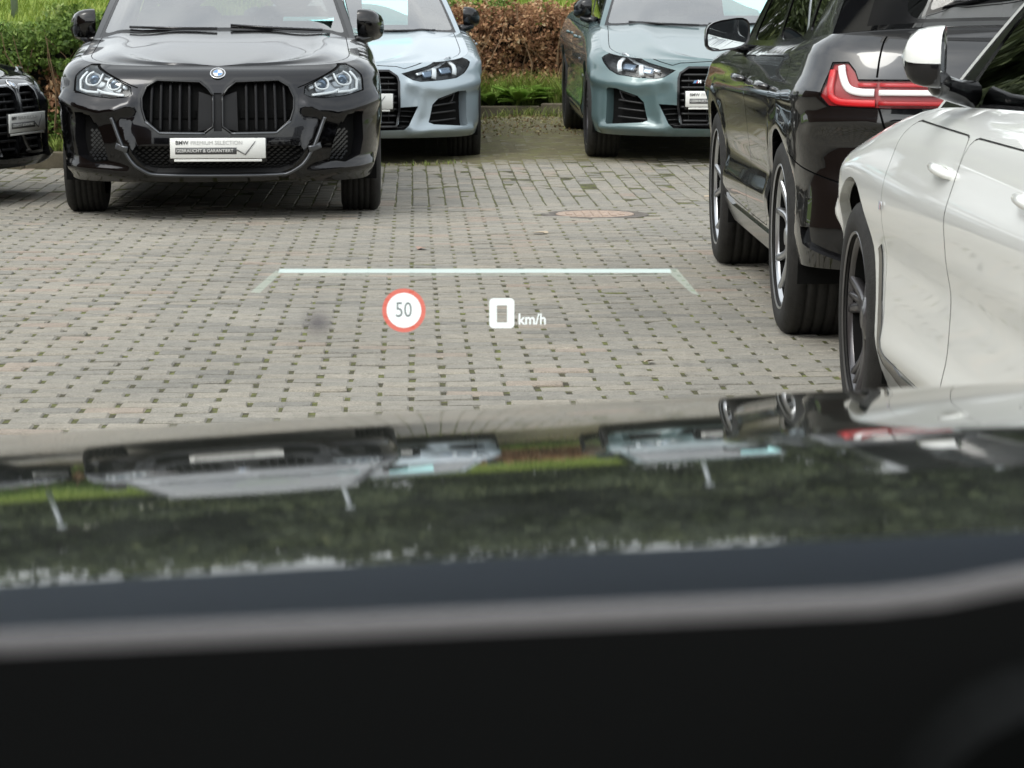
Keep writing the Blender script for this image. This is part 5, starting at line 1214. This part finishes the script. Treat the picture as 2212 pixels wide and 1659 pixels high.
# nose, flanks, wheels of the own car
b = MB(); b.box((OC, 2.28, .42), (1.72, .16, .44), bev=.05); b.box((OC, 1.6, .42), (1.2, 1.4, .36), bev=.05); b.build('nose', M['own'], own)
for sd in (-1, 1):
    b = MB(); b.box((OC + sd * .90, -.4, .52), (.07, 2.9, .66), bev=.03); b.box((OC + sd * .90, 2.0, .55), (.07, .4, .36), bev=.03); b.build('door', M['own'], own)
tm_, rm_, dm_ = wheel_meshes('v', .34, .235, .24, M['alloy_dark'])
for (xx, yy) in ((-.91, 1.45), (.91, 1.45), (-.91, -1.35), (.91, -1.35)):
    w = empty('wheel', (OC + xx, yy, .336), (0, 0, math.pi if xx > 0 else 0), own); link('tyre', tm_, w); link('rim', rm_, w)
M['headliner'] = mat('headliner', (.05, .05, .05), .95); M['frit'] = mat('frit_reflection', (.70, .84, 1.0), .5, spec=.4)  # frit is pale blue: the dash-top reflection is put into its base colour
M['dash'] = mat('dash_leather_lit', (.16, .155, .158), .6, spec=.4, bump=.25, bscale=900); M['dash_low'] = mat('dash_shaded_plastic', (.005, .0055, .0055), .8, spec=.1)  # pale edge, near-black face: sky highlight and cabin shade put into the colours
# roof and pillars
b = MB(); b.add([(OC - .58, .24, 1.43), (OC + .58, .24, 1.43), (OC + .60, -1.6, 1.46), (OC - .60, -1.6, 1.46), (OC - .58, .24, 1.47), (OC + .58, .24, 1.47), (OC + .60, -1.6, 1.50), (OC - .60, -1.6, 1.50)], [(0, 1, 2, 3), (4, 7, 6, 5), (0, 4, 5, 1), (1, 5, 6, 2), (2, 6, 7, 3), (3, 7, 4, 0)])
b.build('roof', M['headliner'], own, smooth=False)
for sd in (-1, 1):
    b = MB(); b.tube([(OC + sd * .80, .98, .99), (OC + sd * .70, .62, 1.23), (OC + sd * .58, .22, 1.44)], .035, 8); b.build('pillar', M['dash_low'], own)
    b = MB(); b.tube([(OC + sd * .82, -.55, .85), (OC + sd * .60, -.6, 1.45)], .05, 8); b.build('pillar', M['dash_low'], own)
b = MB(); b.box((OC, -1.5, 1.1), (1.5, .1, .9)); b.build('rear_wall', M['headliner'], own, smooth=False)
# windscreen: clear pane above a printed band tinted with the dash-top reflection
def PWs(x, t):
    x = np.asarray(x, float); t = np.asarray(t, float); y = .975 - t * .74 - .03 * ((x - OC) / .8) ** 2; z = 1.010 + t * .43 + .03 * t * (1 - t); return np.stack([x, y, z + camber(x) * (1 - t)], -1)
wc = Car('w'); M['own_wind'] = glassmat('own_windscreen', (.95, .97, .96), .0, .10, .0)
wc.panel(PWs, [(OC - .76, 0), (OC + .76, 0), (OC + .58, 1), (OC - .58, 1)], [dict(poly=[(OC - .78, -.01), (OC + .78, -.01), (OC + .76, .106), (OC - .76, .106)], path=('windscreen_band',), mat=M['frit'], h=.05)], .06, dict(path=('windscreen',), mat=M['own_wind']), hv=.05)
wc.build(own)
p0 = PWs(np.array([-.053]), np.array([.338]))[0]; b = MB(); b.lathe([(0, .0), (.0004, .0028), (0, .0034)], 12, 'z'); b.build('dirt_spot', mat('dirt', (.09, .08, .09), .9, alpha=.7), own, loc=(p0[0], p0[1] - .002, p0[2] + .001), rot=(R(60), 0, 0))
# dashboard: leather covered hood with a rounded edge, swelling on the right
def hood_prof(x):
    zt = 1.1184 + .043 * x + .0048 * float(sstep(.080, .125, x)); yb = .555 + .02 * x
    P_ = [(yb + .16, zt - .16), (yb + .010, zt - .009)]
    for k in range(9): a = math.pi / 2 - k * (math.pi / 2) / 8; P_.append((yb + .003 + .003 * math.cos(math.pi - a), zt - .003 + .003 * math.sin(a)))
    P_ += [(yb - .0003, zt - .0042), (yb - .012, zt - .10), (yb - .02, zt - .30)]; return P_
xs_ = np.linspace(-.55, 1.15, 120); V = []; [V.extend([(float(x), a, b_) for a, b_ in hood_prof(float(x))]) for x in xs_]; k = len(hood_prof(0)); F = [(i * k + j, (i + 1) * k + j, (i + 1) * k + j + 1, i * k + j + 1) for i in range(len(xs_) - 1) for j in range(k - 1)]
mi = [1 if j >= k - 3 else 0 for i in range(len(xs_) - 1) for j in range(k - 1)]  # shade colour on the face, highlight colour on the top edge
mobj('dashboard', V, F, [M['dash'], M['dash_low']], own, mi)
b = MB(); b.tube([(.200, .530, 1.085), (.186, .525, 1.072), (.176, .52, 1.055), (.165, .515, 1.02), (.15, .51, .98)], .004, 8); b.build('instrument_edge', M['dash_low'], own)
xo_ = [(.112, 1.108), (.104, 1.106), (.096, 1.102), (.090, 1.097), (.084, 1.090), (.076, 1.075), (.07, 1.04), (.066, .98), (.25, .98), (.25, 1.108)]
b = MB(); n_ = len(xo_); b.add([(x, .515, z) for x, z in xo_] + [(x, .545, z + .002) for x, z in xo_], [tuple(range(n_))[::-1]] + [(k, (k + 1) % n_, n_ + (k + 1) % n_, n_ + k) for k in range(n_)]); b.build('display_housing', mat('display_black', (.0035, .004, .004), .8, spec=.08), own, smooth=False)
for (xx) in (.0, .74):
    b = MB(); b.box((xx, -.42, .55), (.52, .55, .16), bev=.05); b.box((xx, -.80, .88), (.50, .14, .62), bev=.05); b.build('seat', M['seat'], own)
b = MB(); b.box((OC, .72, .62), (1.5, .38, .62), bev=.04); b.build('bulkhead', M['dash_low'], own)

# ------------------------------------------------------------------ head-up display image, hanging in the air beyond the bonnet
def glow(name, col, s, t, c0=.104, c1=.111):
    m = bpy.data.materials.new(name); m.use_nodes = True; n = m.node_tree.nodes; l = m.node_tree.links; n.remove(n['Principled BSDF'])
    e = n.new('ShaderNodeEmission'); e.inputs[0].default_value = (*col, 1); e.inputs[1].default_value = s; tr = n.new('ShaderNodeBsdfTransparent'); mx = n.new('ShaderNodeMixShader'); mx.inputs[0].default_value = t
    # a head-up display throws its light only up into the driver's eye box, not down on to the bonnet
    g = n.new('ShaderNodeNewGeometry'); sp = n.new('ShaderNodeSeparateXYZ'); l.new(g.outputs['Incoming'], sp.inputs[0])
    mr = n.new('ShaderNodeMapRange'); mr.inputs['From Min'].default_value = c0; mr.inputs['From Max'].default_value = c1; mr.inputs['To Max'].default_value = t
    l.new(sp.outputs[2], mr.inputs[0]); l.new(mr.outputs[0], mx.inputs[0])
    l.new(tr.outputs[0], mx.inputs[1]); l.new(e.outputs[0], mx.inputs[2]); l.new(mx.outputs[0], n['Material Output'].inputs[0]); return m
HK = .000793; HZ = .000808; HD = 4.5
hud = empty('head_up_display', (0, 0, 0), (0, 0, R(-CAM_YAW))); tag(hud, 'glowing head-up display with a white line, a 50 sign and 0 km/h', 'head-up display')
def hp_(px, py, d=0): return ((px - 1106) * HK, HD + d, .7796 - (py - 587) * HZ)
G_W, G_L, G_R, G_D, G_F = glow('hud_white', (.95, 1, .99), 1.05, .97), glow('hud_line', (.86, 1, .97), .90, .90, .078, .090), glow('hud_red', (1, .20, .15), .85, .80), glow('hud_digit', (.15, .2, .2), .42, .85), glow('hud_faint', (.80, .92, .80), .72, .46, .078, .090)
def flat(name, polys, m, d, parent=hud):
    b = MB()
    for p in polys: b.add([hp_(x, y, d) for x, y in p], [tuple(range(len(p)))])
    return b.build(name, m, parent, smooth=False)
flat('frame_line', [[(604, 582.5), (1448, 582.5), (1450, 591), (600, 591)]], G_L, 0)
flat('frame_line', [[(612, 594.5), (1446, 594.5), (1446, 596.5), (612, 596.5)]], G_F, 0)
flat('frame_line', [[(597, 585), (606, 593), (560, 634), (540, 632)]], G_F, 0)
flat('frame_line', [[(1449, 582), (1462, 582), (1512, 640), (1494, 634), (1446, 592)]], G_F, 0)
sg = empty('speed_limit_sign', (0, 0, 0), parent=hud)
def circ(cx_, cy_, r, n=48): return [(cx_ + r * math.cos(2 * math.pi * k / n), cy_ + r * math.sin(2 * math.pi * k / n)) for k in range(n)]
o_, i_ = circ(872, 671, 47), circ(872, 671, 37.5); b = MB(); V = [hp_(*p) for p in o_] + [hp_(*p) for p in i_]; b.add(V, [(k, (k + 1) % 48, 48 + (k + 1) % 48, 48 + k) for k in range(48)]); b.build('red_ring', G_R, sg, smooth=False)
flat('white_disc', [circ(872, 671, 37.5)], G_W, .001, sg)
text('50', 46 * HZ, hp_(871.5, 671, -.002), (math.pi / 2, 0, 0), G_D, sg, 'digits', .0, .80, 'CENTER')
def rrect(x0, y0, x1, y1, r, n=6): return [(cx_ + r * math.cos(a + math.pi / 2 * k / n), cy_ + r * math.sin(a + math.pi / 2 * k / n)) for (cx_, cy_, a) in ((x1 - r, y1 - r, 0), (x0 + r, y1 - r, math.pi / 2), (x0 + r, y0 + r, math.pi), (x1 - r, y0 + r, 3 * math.pi / 2)) for k in range(n + 1)]
o_, i_ = rrect(1057, 645, 1111, 709, 9), rrect(1073, 660, 1095.5, 697, 1.5); b = MB(); V = [hp_(*p) for p in o_] + [hp_(*p) for p in i_]; nn = len(o_); b.add(V, [(k, (k + 1) % nn, nn + (k + 1) % nn, nn + k) for k in range(nn)]); b.build('speed_digit', G_W, hud, smooth=False)
text('km/h', 33 * HZ, hp_(1119, 691, 0), (math.pi / 2, 0, 0), G_W, hud, 'unit_lettering', .0, .90, 'LEFT', .0004)
